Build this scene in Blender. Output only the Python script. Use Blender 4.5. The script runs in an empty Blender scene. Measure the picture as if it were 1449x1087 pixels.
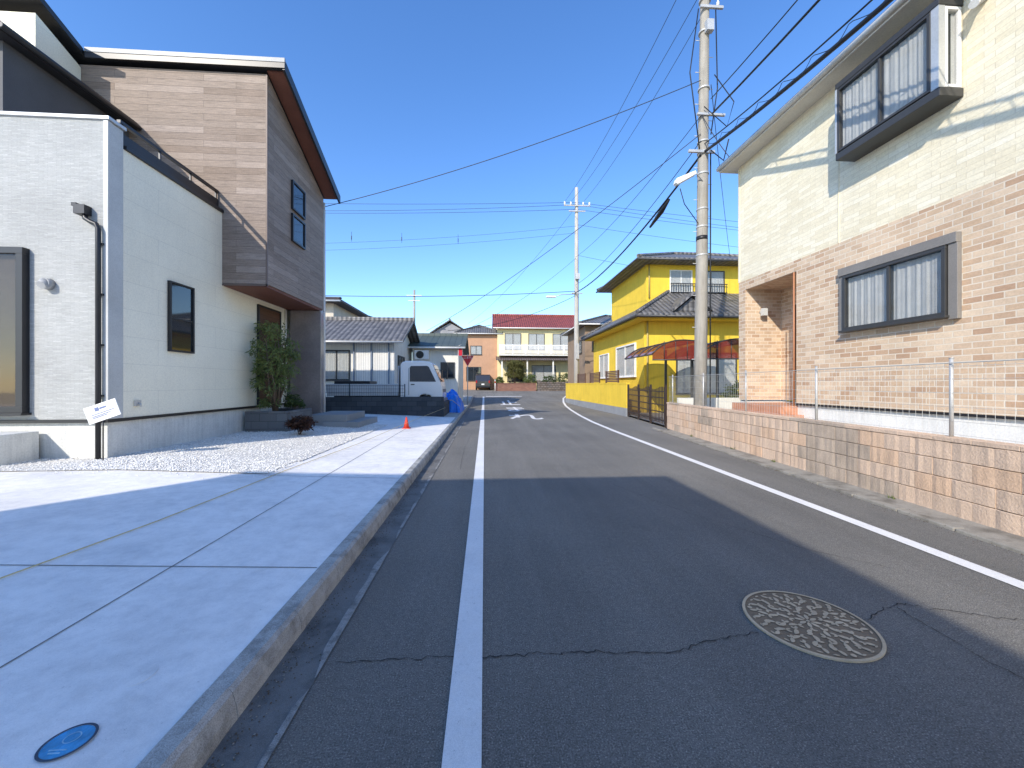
import bpy, math, random
from mathutils import Vector, Matrix
from mathutils import noise as mn
R=random.Random(7)
SC=bpy.context.scene
COL=SC.collection
# ------------------------------------------------------------ materials
class NT:
    def __init__(s,name):
        s.mat=bpy.data.materials.new(name); s.mat.use_nodes=True
        s.t=s.mat.node_tree; s.n=s.t.nodes; s.l=s.t.links
        s.b=s.n['Principled BSDF']; s.tc=s.n.new('ShaderNodeTexCoord')
    def link(s,a,b): s.l.new(a,b)
    def noise(s,scale,detail=4,rough=.6,vec=None,stretch=None):
        v=vec or s.tc.outputs['Object']
        if stretch:
            m=s.n.new('ShaderNodeMapping'); m.inputs['Scale'].default_value=stretch; s.link(v,m.inputs['Vector']); v=m.outputs[0]
        k=s.n.new('ShaderNodeTexNoise'); k.inputs['Scale'].default_value=scale; k.inputs['Detail'].default_value=detail
        k.inputs['Roughness'].default_value=rough; s.link(v,k.inputs['Vector']); return k.outputs['Fac']
    def ramp(s,fac,stops,const=False):
        r=s.n.new('ShaderNodeValToRGB'); e=r.color_ramp.elements
        while len(e)<len(stops): e.new(.5)
        for i,(p,c) in enumerate(stops):
            e[i].position=p; e[i].color=(c[0],c[1],c[2],1) if hasattr(c,'__len__') else (c,c,c,1)
        if const: r.color_ramp.interpolation='CONSTANT'
        s.link(fac,r.inputs[0]); return r.outputs[0]
    def mix(s,fac,a,b,mode='MIX'):
        m=s.n.new('ShaderNodeMix'); m.data_type='RGBA'; m.blend_type=mode
        for inp,val in ((m.inputs[0],fac),(m.inputs[6],a),(m.inputs[7],b)):
            if isinstance(val,(int,float)): 
                inp.default_value=val if inp==m.inputs[0] else (val,val,val,1)
            elif isinstance(val,(tuple,list)): inp.default_value=(*val[:3],1)
            else: s.link(val,inp)
        return m.outputs[2]
    def math(s,op,a,b=0,c=0):
        m=s.n.new('ShaderNodeMath'); m.operation=op
        for i,v in enumerate((a,b,c)):
            if isinstance(v,(int,float)): m.inputs[i].default_value=v
            else: s.link(v,m.inputs[i])
        return m.outputs[0]
    def bump(s,h,strength=.3,dist=.01):
        k=s.n.new('ShaderNodeBump'); k.inputs['Strength'].default_value=strength; k.inputs['Distance'].default_value=dist
        s.link(h,k.inputs['Height']); s.link(k.outputs[0],s.b.inputs['Normal'])
    def col(s,c):
        if isinstance(c,(tuple,list)): s.b.inputs['Base Color'].default_value=(*c[:3],1)
        else: s.link(c,s.b.inputs['Base Color'])
    def set(s,rough=.7,metal=0,spec=.4):
        s.b.inputs['Roughness'].default_value=rough; s.b.inputs['Metallic'].default_value=metal
        s.b.inputs['Specular IOR Level'].default_value=spec; return s.mat
def sc(c,k): return tuple(min(1,x*k) for x in c)
def M(name,c,rough=.7,var=.12,ns=1.3,fs=60,bump=.1,metal=0,spec=.35,streak=0):
    s=NT(name)
    a=s.ramp(s.noise(ns,5),[(.3,sc(c,1-var)),(.7,sc(c,1+var))])
    f=s.ramp(s.noise(fs,3),[(.3,.88),(.7,1.06)])
    o=s.mix(1,a,f,'MULTIPLY')
    if streak:
        st=s.ramp(s.noise(2.2,5,.7,stretch=(6,6,.35)),[(.45,1),(.75,1-streak)])
        o=s.mix(1,o,st,'MULTIPLY')
    s.col(o)
    if bump: s.bump(s.noise(fs,4),bump,.01)
    return s.set(rough,metal,spec)
def BR(name,w,h,mort,stops,mcol,rough=.8,bump=.6,dist=.01,off=.5,grain=None,var=.1,const=False,streak=0,big=.88):
    s=NT(name)
    b=s.n.new('ShaderNodeTexBrick'); s.link(s.tc.outputs['UV'],b.inputs['Vector'])
    b.offset=off
    b.inputs['Scale'].default_value=1; b.inputs['Mortar Size'].default_value=mort; b.inputs['Mortar Smooth'].default_value=.15
    b.inputs['Brick Width'].default_value=w; b.inputs['Row Height'].default_value=h; b.inputs['Bias'].default_value=0
    b.inputs['Color1'].default_value=(0,0,0,1); b.inputs['Color2'].default_value=(1,1,1,1); b.inputs['Mortar'].default_value=(.5,.5,.5,1)
    c=s.ramp(b.outputs['Color'],stops,const)
    n=s.ramp(s.noise(40,4),[(.3,1-var),(.7,1+var*.6)])
    c=s.mix(1,c,n,'MULTIPLY')
    if grain:
        g=s.noise(grain[0],6,.65,vec=s.tc.outputs['UV'],stretch=grain[1]); gr=s.ramp(g,[(.3,grain[2]),(.7,1.08)])
        c=s.mix(1,c,gr,'MULTIPLY')
    c=s.mix(b.outputs['Fac'],c,mcol)
    d=s.ramp(s.noise(.9,6,.6),[(.35,big),(.7,1.04)])
    c=s.mix(1,c,d,'MULTIPLY')
    if streak:
        st=s.ramp(s.noise(2.2,5,.7,stretch=(6,6,.3)),[(.48,1),(.78,1-streak)]); c=s.mix(1,c,st,'MULTIPLY')
    s.col(c)
    hgt=s.math('SUBTRACT',s.math('MULTIPLY',s.noise(35,4),.35),b.outputs['Fac'])
    s.bump(hgt,bump,dist)
    return s.set(rough,0,.3)
def TILE(name,c,rough=.35,pu=.27,pv=.24):
    s=NT(name)
    sp=s.n.new('ShaderNodeSeparateXYZ'); s.link(s.tc.outputs['UV'],sp.inputs[0])
    su=s.math('SINE',s.math('MULTIPLY',sp.outputs[0],2*math.pi/pu))
    fv=s.math('FRACT',s.math('DIVIDE',sp.outputs[1],pv))
    h=s.math('SUBTRACT',s.math('MULTIPLY',su,.5),s.math('MULTIPLY',fv,.7))
    edge=s.ramp(fv,[(0,.45),(.12,1),(.9,1),(1,.6)])
    gro=s.ramp(s.math('ADD',s.math('MULTIPLY',su,.5),.5),[(0,.45),(.5,1),(1,1.1)])
    b=s.n.new('ShaderNodeTexBrick'); s.link(s.tc.outputs['UV'],b.inputs['Vector']); b.offset=0
    b.inputs['Scale'].default_value=1;b.inputs['Mortar Size'].default_value=0
    b.inputs['Brick Width'].default_value=pu;b.inputs['Row Height'].default_value=pv
    b.inputs['Color1'].default_value=(0,0,0,1);b.inputs['Color2'].default_value=(1,1,1,1)
    o=s.ramp(b.outputs['Color'],[(0,sc(c,.75)),(1,sc(c,1.3))])
    o=s.mix(1,o,edge,'MULTIPLY'); o=s.mix(1,o,gro,'MULTIPLY'); s.col(o)
    s.bump(h,.7,.04)
    return s.set(rough,0,.4)
def ASPH():
    s=NT('asphalt')
    big=s.ramp(s.noise(.35,5,.6),[(.3,(.172,.163,.146)),(.7,(.245,.230,.200))])
    tr=s.ramp(s.noise(1.0,5,.65,stretch=(1.6,.12,1)),[(.35,.86),(.7,1.10)])
    sp=s.ramp(s.noise(130,2,.8),[(.30,.40),(.48,1),(.60,1.2),(.68,2.5)])
    md=s.ramp(s.noise(28,4,.7),[(.3,.80),(.7,1.14)])
    o=s.mix(1,big,tr,'MULTIPLY'); o=s.mix(1,o,sp,'MULTIPLY'); o=s.mix(1,o,md,'MULTIPLY')
    st=s.ramp(s.noise(.8,7,.75),[(.60,0),(.72,.4)])
    o=s.mix(st,o,(.09,.087,.08))
    sx=s.n.new('ShaderNodeSeparateXYZ'); s.link(s.tc.outputs['Object'],sx.inputs[0])
    dn=s.math('ADD',sx.outputs[0],s.math('MULTIPLY',s.noise(2.5,6,.7),.5))
    du=s.ramp(s.math('MULTIPLY',s.math('ADD',dn,1.1),.6),[(.12,.7),(.55,0)])
    o=s.mix(s.math('MULTIPLY',du,s.noise(5,6,.75)),o,(.23,.205,.165))
    s.col(o)
    s.bump(s.noise(130,3,.8),.85,.014)
    return s.set(.85,0,.3)
def CONC(name,c,c2,scale=1.2,fine=.9,med=.84):
    s=NT(name)
    a=s.ramp(s.noise(scale,7,.65),[(.34,c2),(.52,c),(.75,sc(c,1.08))])
    b=s.ramp(s.noise(7,7,.78),[(.32,med),(.58,1.03)])
    f=s.ramp(s.noise(220,2,.7),[(.3,fine),(.7,1.05)])
    pz=s.ramp(s.noise(60,3,.8),[(.26,.6),(.34,1)])
    o=s.mix(1,a,b,'MULTIPLY'); o=s.mix(1,o,f,'MULTIPLY'); o=s.mix(1,o,pz,'MULTIPLY'); s.col(o)
    s.bump(s.noise(90,5,.7),.25,.006)
    return s.set(.75,0,.35)
def PAINT():
    s=NT('road_paint')
    w=s.ramp(s.noise(38,5,.8),[(.29,(.28,.27,.25)),(.37,(.82,.80,.76)),(.7,(.90,.88,.84))])
    d=s.ramp(s.noise(1.3,5,.7),[(.3,.88),(.65,1)])
    f=s.ramp(s.noise(200,2,.7),[(.3,.84),(.6,1.02)])
    s.col(s.mix(1,s.mix(1,w,d,'MULTIPLY'),f,'MULTIPLY')); s.bump(s.noise(170,3,.8),.5,.006)
    return s.set(.7,0,.3)
def GLASS(name,tint=(.03,.04,.05),tr=.5):
    s=NT(name)
    s.col(tint); s.set(.04,0,.9)
    t=s.n.new('ShaderNodeBsdfTransparent'); m=s.n.new('ShaderNodeMixShader'); m.inputs[0].default_value=tr
    o=s.n['Material Output']; s.link(s.b.outputs[0],m.inputs[1]); s.link(t.outputs[0],m.inputs[2]); s.link(m.outputs[0],o.inputs[0])
    return s.mat
def LEAF(name,a,b):
    s=NT(name)
    s.col(s.ramp(s.noise(2.6,4,.7),[(.3,a),(.7,b)])); s.set(.55,0,.3)
    tl=s.n.new('ShaderNodeBsdfTranslucent'); tl.inputs[0].default_value=(*sc(b,1.4),1)
    m=s.n.new('ShaderNodeMixShader'); m.inputs[0].default_value=.3
    s.link(s.b.outputs[0],m.inputs[1]); s.link(tl.outputs[0],m.inputs[2]); s.link(m.outputs[0],s.n['Material Output'].inputs[0])
    return s.mat
asph=ASPH(); paint=PAINT()
slabm=CONC('fresh_concrete',(.87,.835,.785),(.74,.715,.68),1.3,.92,.86)
kerbm=CONC('kerb_concrete',(.56,.54,.49),(.30,.29,.26),5,.5,.72)
gutm=CONC('gutter_concrete',(.21,.20,.18),(.10,.095,.085),2.2,.6)
foundm=M('foundation_concrete',(.70,.69,.64),.8,.1,2,40,.15,streak=.2)
groundm=M('dry_earth',(.24,.21,.17),.95,.25,.8,30,.5)
gravm=M('pale_gravel',(.70,.67,.61),.9,.12,3,70,.9)
stone_m=[M('gravel_stone_pale',(.82,.79,.73),.8,.12,9,60,.2),M('gravel_stone_grey',(.55,.53,.50),.8,.15,9,60,.2)]
black=M('black_metal',(.018,.018,.02),.4,.1,4,80,.05,spec=.5)
darkgrey=M('charcoal_siding',(.09,.09,.095),.65,.1,2,60,.15)
darkroom=M('dark_room',(.05,.05,.05),.9,.1,2,60,0)
whitem=M('white_paint',(.84,.82,.77),.55,.04,2,60,.05,streak=.08)
alum=M('aluminium',(.6,.60,.58),.4,.06,3,60,.05,metal=.4)
galv=M('galvanised_steel',(.56,.55,.52),.5,.1,4,60,.08,metal=.4)
greyfr=M('grey_window_surround',(.24,.22,.195),.5,.08,3,60,.05)
bronze=M('dark_bronze_frame',(.05,.048,.045),.4,.08,3,60,.05,spec=.5)
curt=M('lace_curtain',(.82,.82,.77),.9,.08,6,60,.1)
beige_in=M('warm_interior',(.32,.24,.15),.8,.2,1.2,20,0)
glass=GLASS('window_glass',(.04,.05,.055),.80); dglass=GLASS('dark_glass',(.02,.025,.03),.12)
cable=M('black_cable',(.015,.015,.017),.5,.05,3,30,0)
wirem=M('grey_wire',(.045,.05,.06),.5,.05,3,30,0)
polem=M('pole_concrete',(.36,.33,.28),.85,.12,2.5,50,.25,streak=.35)
brick_m=BR('mixed_brick_tile',.215,.086,.008,[(0,(.53,.34,.215)),(.2,(.64,.45,.29)),(.42,(.74,.56,.385)),(.6,(.58,.395,.255)),(.8,(.78,.61,.43)),(1,(.67,.48,.315))],(.78,.67,.52),.85,.55,.010,grain=(5,(1,2,1),.9))
cream_m=BR('cream_split_tile',.30,.078,.0035,[(0,(.80,.705,.50)),(.5,(.85,.76,.555)),(1,(.89,.81,.62))],(.73,.635,.45),.8,.6,.010,off=.37,grain=(6,(1,3,1),.92),big=.95)
wood_m=BR('wood_plank_siding',1.9,.15,.0022,[(0,(.28,.205,.155)),(.3,(.37,.285,.225)),(.6,(.32,.243,.19)),(1,(.44,.345,.28))],(.09,.065,.05),.65,.5,.008,off=.37,grain=(3.0,(1.2,22,1),.55))
shell_m=BR('pale_plank_siding',3.0,.46,.003,[(0,(.93,.865,.68)),(1,(.94,.88,.70))],(.72,.67,.53),.6,.35,.006,off=.5,streak=.04,big=.96)
grey_m=BR('grey_mosaic_siding',.13,.020,.003,[(0,(.43,.43,.405)),(.4,(.51,.51,.485)),(.7,(.47,.47,.445)),(1,(.56,.56,.53))],(.37,.37,.35),.75,.7,.007,off=.41,grain=(14,(1,5,1),.86))
brown_door=BR('brown_door_panel',3,.12,.004,[(0,(.12,.055,.03)),(1,(.16,.075,.04))],(.04,.02,.01),.45,.3,.005,grain=(4,(1,20,1),.7))
soff=M('reddish_soffit',(.17,.065,.042),.6,.1,3,60,.05)
glossp=M('glossy_dark_panel',(.24,.21,.20),.14,.2,1.2,20,.0,spec=.8)
yel=M('yellow_render',(.84,.575,.055),.8,.07,1.5,50,.12,streak=.14)
yel2=M('warm_cream_render',(.82,.69,.38),.8,.08,1.5,50,.12,streak=.12)
tile_g=TILE('grey_roof_tile',(.165,.155,.145),.5); tile_r=TILE('red_roof_tile',(.28,.065,.045),.5); tile_b=TILE('brown_roof_tile',(.13,.10,.09),.5)
metal_roof=BR('dark_green_metal_roof',.4,4,.012,[(0,(.08,.10,.085)),(1,(.10,.12,.105))],(.03,.04,.04),.5,.6,.02,off=0)
orange_m=M('terracotta_render',(.52,.30,.18),.8,.08,1.5,50,.12,streak=.1)
wallwhite=M('off_white_render',(.80,.77,.68),.8,.07,1.5,50,.12,streak=.15)
ribw=BR('vertical_ribbed_siding',.12,5,.008,[(0,(.74,.72,.66)),(1,(.78,.76,.70))],(.40,.39,.37),.7,.5,.01,off=0)
blk=[M('tan_block',(.68,.50,.36),.9,.12,2.2,45,.8,streak=.2),M('peach_block',(.72,.525,.375),.9,.12,2.2,45,.8,streak=.2),M('weathered_block',(.49,.385,.29),.92,.18,2.2,45,.8,streak=.25),M('light_orange_block',(.70,.48,.32),.9,.12,2.2,45,.8,streak=.2)]
mortm=M('block_mortar',(.50,.37,.27),.95,.15,4,60,.4)
dblock=BR('charcoal_block',.4,.2,.006,[(0,(.05,.055,.06)),(1,(.08,.085,.09))],(.025,.028,.03),.8,.4,.01,off=.5)
stonem=BR('garden_stone_wall',.35,.22,.02,[(0,(.14,.11,.09)),(.5,(.22,.18,.15)),(1,(.17,.15,.14))],(.07,.06,.05),.9,.9,.03)
redbrick=BR('red_garden_wall',.3,.15,.012,[(0,(.25,.11,.08)),(1,(.33,.16,.11))],(.2,.15,.12),.9,.6,.02)
leafA=LEAF('shrub_leaf',(.07,.10,.025),(.20,.24,.08)); leafB=LEAF('dark_leaf',(.03,.055,.015),(.10,.14,.045)); leafR=LEAF('dark_red_leaf',(.04,.02,.015),(.09,.045,.03))
leafY=LEAF('olive_leaf',(.08,.08,.02),(.17,.16,.05))
bark=M('bark',(.14,.10,.07),.9,.2,8,60,.5)
tyre=M('tyre_rubber',(.02,.02,.02),.85,.1,5,60,.2)
carwhite=M('white_car_paint',(.92,.89,.84),.25,.03,2,60,0,spec=.6)
cardark=M('dark_car_paint',(.03,.03,.035),.2,.05,2,60,0,spec=.7)
redp=M('red_plastic',(.65,.06,.03),.45,.06,3,60,.03)
signred=M('sign_red',(.55,.015,.03),.4,.04,3,60,.0)
bluet=M('blue_tarpaulin',(.015,.20,.75),.4,.2,3,18,.8)
bluelid=M('blue_lid_paint',(.05,.32,.58),.6,.35,14,90,.3)
lampred=M('red_lens',(.4,.01,.01),.3,.05,3,60,0); lens=M('clear_lens',(.6,.62,.65),.15,.05,3,60,0,spec=.8)
ropem=M('yellow_rope',(.62,.50,.25),.8,.1,30,90,.1)
manA=M('manhole_relief',(.60,.45,.28),.65,.18,7,80,.3,spec=.3); manB=M('manhole_recess',(.25,.175,.105),.85,.2,7,80,.4)
polyc=GLASS('dark_red_polycarbonate',(.20,.028,.018),.10)
crackm=M('crack_dark',(.045,.042,.038),1,.2,5,60,0)
terra=M('terracotta_tile',(.55,.27,.16),.8,.15,5,60,.2)

# ------------------------------------------------------------ mesh builder
class MB:
    def __init__(s): s.v=[];s.f=[];s.m=[];s.s=[]
    def face(s,p,m=0,sm=False):
        i=len(s.v); s.v+= [tuple(q) for q in p]; s.f.append(tuple(range(i,i+len(p)))); s.m.append(m); s.s.append(sm)
    def box(s,x0,x1,y0,y1,z0,z1,m=0,T=None):
        if x0>x1:x0,x1=x1,x0
        if y0>y1:y0,y1=y1,y0
        if z0>z1:z0,z1=z1,z0
        c=[(x,y,z) for z in(z0,z1) for y in(y0,y1) for x in(x0,x1)]
        if T: c=[tuple(T@Vector(q)) for q in c]
        i=len(s.v); s.v+=c
        for f in((0,2,3,1),(4,5,7,6),(0,1,5,4),(2,6,7,3),(0,4,6,2),(1,3,7,5)):
            s.f.append(tuple(i+k for k in f)); s.m.append(m); s.s.append(False)
        return s
    def prism(s,poly,ax,a,b,m=0,T=None):
        def P(q,w):
            r=(w,q[0],q[1]) if ax=='x' else ((q[0],w,q[1]) if ax=='y' else (q[0],q[1],w))
            return tuple(T@Vector(r)) if T else r
        n=len(poly)
        ar=sum(poly[k][0]*poly[(k+1)%n][1]-poly[(k+1)%n][0]*poly[k][1] for k in range(n))
        if a>b:a,b=b,a
        ccw=ar>0
        if ax=='y': ccw=not ccw
        if not ccw: poly=poly[::-1]
        i=len(s.v); s.v+=[P(q,a) for q in poly]+[P(q,b) for q in poly]
        s.f.append(tuple(i+k for k in range(n))[::-1]); s.m.append(m); s.s.append(False)
        s.f.append(tuple(i+n+k for k in range(n))); s.m.append(m); s.s.append(False)
        for k in range(n):
            j=(k+1)%n; s.f.append((i+k,i+j,i+n+j,i+n+k)); s.m.append(m); s.s.append(False)
        return s
    def tube(s,pts,r,n=6,m=0,cap=True,T=None):
        pts=[Vector(p) for p in pts]; rs=r if hasattr(r,'__len__') else [r]*len(pts)
        i0=len(s.v); prev=None
        for k,p in enumerate(pts):
            d=(pts[min(k+1,len(pts)-1)]-pts[max(k-1,0)])
            d=d.normalized() if d.length>0 else Vector((0,0,1))
            up=prev if prev is not None else (Vector((0,0,1)) if abs(d.z)<.9 else Vector((1,0,0)))
            a=d.cross(up); a=a.normalized() if a.length>1e-6 else d.orthogonal().normalized()
            b=a.cross(d).normalized(); prev=b
            for j in range(n):
                t=2*math.pi*j/n; q=p+a*math.cos(t)*rs[k]+b*math.sin(t)*rs[k]
                s.v.append(tuple(T@q) if T else tuple(q))
        for k in range(len(pts)-1):
            for j in range(n):
                j2=(j+1)%n; a=i0+k*n
                s.f.append((a+j,a+n+j,a+n+j2,a+j2)); s.m.append(m); s.s.append(n>4)
        if cap:
            s.f.append(tuple(i0+j for j in range(n))); s.m.append(m); s.s.append(False)
            e=i0+(len(pts)-1)*n; s.f.append(tuple(e+j for j in range(n))[::-1]); s.m.append(m); s.s.append(False)
        return s
    def disc(s,x,y,z,r,n=40,m=0,r0=0,h=0):
        o=[(x+r*math.cos(2*math.pi*k/n),y+r*math.sin(2*math.pi*k/n),z) for k in range(n)]
        if r0:
            q=[(x+r0*math.cos(2*math.pi*k/n),y+r0*math.sin(2*math.pi*k/n),z) for k in range(n)]
            for k in range(n): j=(k+1)%n; s.face([q[k],o[k],o[j],q[j]],m)
        else: s.face(o,m)
        if h:
            for k in range(n):
                j=(k+1)%n; a,b=o[k],o[j]; s.face([(a[0],a[1],z-h),(b[0],b[1],z-h),b,a],m)
        return s
BASE={}
def mk(mb,name,mats,parent=None,base=None,bevel=0,**kw):
    if not isinstance(mats,(list,tuple)): mats=[mats]
    me=bpy.data.meshes.new(name)
    if parent is not None: b=Vector(BASE[parent.name])
    else:
        if base is None:
            xs=[q[0] for q in mb.v]; ys=[q[1] for q in mb.v]; zs=[q[2] for q in mb.v]
            base=((min(xs)+max(xs))/2,(min(ys)+max(ys))/2,min(zs))
        b=Vector(base)
    W=[Vector(q) for q in mb.v]
    me.from_pydata([q-b for q in W],[],mb.f)
    for m in mats: me.materials.append(m)
    me.update()
    uv=me.uv_layers.new(name='UVMap').data
    Z=Vector((0,0,1))
    for p,mi,sm in zip(me.polygons,mb.m,mb.s):
        p.material_index=mi; p.use_smooth=sm
        n=p.normal
        if abs(n.z)>.96: t=Vector((1,0,0)); bb=Vector((0,1,0))
        else: t=Z.cross(n).normalized(); bb=n.cross(t)
        for li in p.loop_indices:
            w=W[me.loops[li].vertex_index]; uv[li].uv=(w.dot(t),w.dot(bb))
    o=bpy.data.objects.new(name,me); COL.objects.link(o)
    if parent is not None: o.parent=parent
    else: o.location=b
    BASE[o.name]=tuple(b)
    if bevel:
        bm=o.modifiers.new('bevel','BEVEL'); bm.width=bevel; bm.segments=2; bm.limit_method='ANGLE'
    for k,v in kw.items(): o[k]=v
    return o
def thing(name,base,label,category,group=None):
    e=bpy.data.objects.new(name,None); e.location=base; e.empty_display_size=.3; COL.objects.link(e)
    BASE[e.name]=tuple(base); e['label']=label; e['category']=category
    if group: e['group']=group
    return e
def bx(name,mat,par,*a,bevel=0):
    m=MB(); m.box(*a); return mk(m,name,mat,par,bevel=bevel)
def W_nx(X): return lambda a,b,c:(X-c,a,b)
def W_px(X): return lambda a,b,c:(X+c,a,b)
def W_ny(Y): return lambda a,b,c:(a,Y-c,b)
def wb(mb,W,a0,a1,b0,b1,c0,c1,m=0):
    p=W(a0,b0,c0);q=W(a1,b1,c1); mb.box(p[0],q[0],p[1],q[1],p[2],q[2],m)
def window(par,W,a0,a1,b0,b1,fm=bronze,cols=2,rows=1,fw=.05,dep=.07,curtain=True,gl=None,split=None,back=None,sill=True):
    f=MB()
    wb(f,W,a0,a1,b0,b0+fw,0,dep); wb(f,W,a0,a1,b1-fw,b1,0,dep)
    wb(f,W,a0,a0+fw,b0+fw,b1-fw,0,dep); wb(f,W,a1-fw,a1,b0+fw,b1-fw,0,dep)
    for i in range(1,cols):
        x=a0+(a1-a0)*i/cols; wb(f,W,x-fw*.45,x+fw*.45,b0+fw,b1-fw,.0,dep-.012)
    for i in range(1,rows):
        z=b0+(b1-b0)*(split if split else i/rows); wb(f,W,a0+fw,a1-fw,z-fw*.4,z+fw*.4,.0,dep-.016)
    if sill: wb(f,W,a0-.03,a1+.03,b0-.035,b0-.002,0,dep+.04)
    w=mk(f,'window',fm,par,bevel=.004)
    BASE[w.name]=BASE[par.name]
    g=MB(); wb(g,W,a0+fw,a1-fw,b0+fw,b1-fw,dep-.034,dep-.030); mk(g,'glass',gl or glass,w)
    k=MB(); wb(k,W,a0+fw,a1-fw,b0+fw,b1-fw,.001,.004); mk(k,'dark_interior',back or darkroom,w)
    if curtain:
        c=MB(); n=110; a_0=a0+fw; a_1=a1-fw; ph=R.random()*6; mid=(a_0+a_1)/2
        for i in range(n):
            u0=a_0+(a_1-a_0)*i/n;u1=a_0+(a_1-a_0)*(i+1)/n
            if abs((u0+u1)/2-mid)<.03: continue
            d=lambda u:.017+.005*math.sin(u*44+ph+1.6*math.sin(u*7))+.003*math.sin(u*97+2*math.sin(u*5))
            c.face([W(u0,b0+fw+.004,d(u0)),W(u1,b0+fw+.004,d(u1)),W(u1,b1-fw-.004,d(u1)),W(u0,b1-fw-.004,d(u0))],0,True)
        mk(c,'curtain',curt,w)
    return w
def gz(y):
    t=max(0,min(1,(y-25)/30)); return t*t*(3-2*t)*1.0
def leaves(mb,c,rad,n,size,m=0,droop=0,wd=.17):
    for _ in range(n):
        while True:
            p=Vector((R.uniform(-1,1),R.uniform(-1,1),R.uniform(-1,1)))
            if p.length<1: break
        p=Vector((c[0]+p.x*rad[0],c[1]+p.y*rad[1],c[2]+p.z*rad[2]))
        d=Vector((R.gauss(0,1),R.gauss(0,1),R.gauss(0,.7)-droop)).normalized(); e=d.orthogonal().normalized()
        e=(Matrix.Rotation(R.uniform(0,6.28),3,d)@e); s_=size*R.uniform(.6,1.3)
        mb.face([p,p+d*s_*.5+e*s_*wd,p+d*s_,p+d*s_*.5-e*s_*wd],m)
def bush(name,base,label,h,w,nclus,per,size,lm,cat='shrub',stems=5,droop=0,rmin=.25,wd=.17):
    t=thing(name,base,label,cat); tr=MB(); cr=MB()
    B=Vector(base)
    for i in range(stems):
        a=R.uniform(0,6.28); q=B+Vector((math.cos(a)*w*.42*R.random(),math.sin(a)*w*.42*R.random(),h*R.uniform(.6,.97)))
        m=B.lerp(q,.5)+Vector((R.uniform(-.06,.06),R.uniform(-.06,.06),0))*h
        tr.tube([B+Vector((R.uniform(-.04,.04),R.uniform(-.04,.04),-.03)),m,q],[.018*h**.8,.012*h**.8,.004*h**.8],5)
        for j in range(4):
            f=B.lerp(q,R.uniform(.35,.95)); b2=R.uniform(0,6.28)
            e=f+Vector((math.cos(b2)*w*.3,math.sin(b2)*w*.3,h*.08))
            tr.tube([f,e],[.008*h**.8,.002],4); leaves(cr,e,(w*.12,w*.12,h*.05),per,size,0,droop,wd)
    for i in range(nclus):
        z=R.uniform(rmin,1)*h; k=math.sqrt(max(.05,1-((z/h-.55)/.55)**2)); a=R.uniform(0,6.28); rr=w*.5*k*math.sqrt(R.random())
        leaves(cr,(B.x+math.cos(a)*rr,B.y+math.sin(a)*rr,B.z+z),(w*.15,w*.15,h*.06),per,size,0,droop,wd)
    mk(tr,'trunk',bark,t); mk(cr,'crown',lm,t)
    return t
# ------------------------------------------------------------ setting
def sheet(name,rows,mat,zoff=0,**kw):
    mb=MB()
    for (y0,a),(y1,b) in zip(rows,rows[1:]):
        for k in range(len(a)-1):
            mb.face([(a[k][0],y0,a[k][1]+zoff),(a[k+1][0],y0,a[k+1][1]+zoff),(b[k+1][0],y1,b[k+1][1]+zoff),(b[k][0],y1,b[k][1]+zoff)])
    return mk(mb,name,mat,base=(0,0,0),kind='structure',**kw)
ys=[-60,-20]+list(range(-12,61,1))+[80,120,400,1500]
sheet('ground',[(y,[(-1500,gz(y)),(-60,gz(y)),(0,gz(y)),(60,gz(y)),(1500,gz(y))]) for y in ys],groundm,-.03)
def interp(tab,y):
    if y<=tab[0][0]: return tab[0][1]
    for (a,b),(c,d) in zip(tab,tab[1:]):
        if y<=c: return b+(d-b)*(y-a)/(c-a)
    return tab[-1][1]
wallx=lambda y:5.15+.092*(y-3.35)
redge=[(-12,3.95),(0,4.9),(12.4,6.05),(17.3,6.55),(30,6.4),(36,8.5),(38,12)]
yr=[-12+i for i in range(0,51)]
sheet('road',[(y,[(-1.1,gz(y)),(1,gz(y)),(3,gz(y)),(interp(redge,y)+.0,gz(y))]) for y in yr],asph,0)
sheet('cross_street',[(y,[(-70,gz(y)),(-20,gz(y)),(0,gz(y)),(20,gz(y)),(70,gz(y))]) for y in [38.01,39,40,41,42,43,44]],asph,0)
LL=lambda y:-.09-.0035*y
RL=[(-12,3.9),(0,3.95),(12,4.08),(15,4.2),(18,4.45),(22,4.9),(26,5.45),(30,6.1),(34,6.9),(37,7.8)]
sheet('road_edge_line',[(y,[(LL(y)-.078,gz(y)),(LL(y)+.078,gz(y))]) for y in range(-12,37)],paint,.006)
sheet('road_side_line',[(y,[(interp(RL,y)-.075,gz(y)),(interp(RL,y)+.075,gz(y))]) for y in range(-12,38)],paint,.006)
sheet('stop_line',[(36.2,[(0,gz(36.2)),(3.4,gz(36.2))]),(36.65,[(0,gz(36.65)),(3.4,gz(36.65))])],paint,.008)
sheet('gutter',[(y*.25,[(-1.12,gz(y*.25)),(-.862,gz(y*.25))]) for y in range(-48,152)],gutm,.004)
gp=MB(); rr=random.Random(4)
y=-3
while y<15:
    l=rr.uniform(.5,1.6); n=20
    w0=rr.uniform(.03,.06)
    for i in range(n):
        def pt(q):
            e=min(1,q/2.5,(n-q)/2.5); k=mn.noise(Vector((y*3+q*.35,0,0)))
            return (-.862-w0*max(.12,e)*(.85+.4*k)),(-.862+.004*k)
        a0,a1=pt(i);b0,b1=pt(i+1)
        gp.face([(a0,y+l*i/n,.0085),(a1,y+l*i/n,.0085),(b1,y+l*(i+1)/n,.0085),(b0,y+l*(i+1)/n,.0085)])
    y+=l+rr.uniform(.01,.30)
mk(gp,'gutter_edge',CONC('edge_concrete',(.40,.38,.34),(.22,.21,.185),7,.5,.65),base=(0,0,0),kind='structure')
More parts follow.
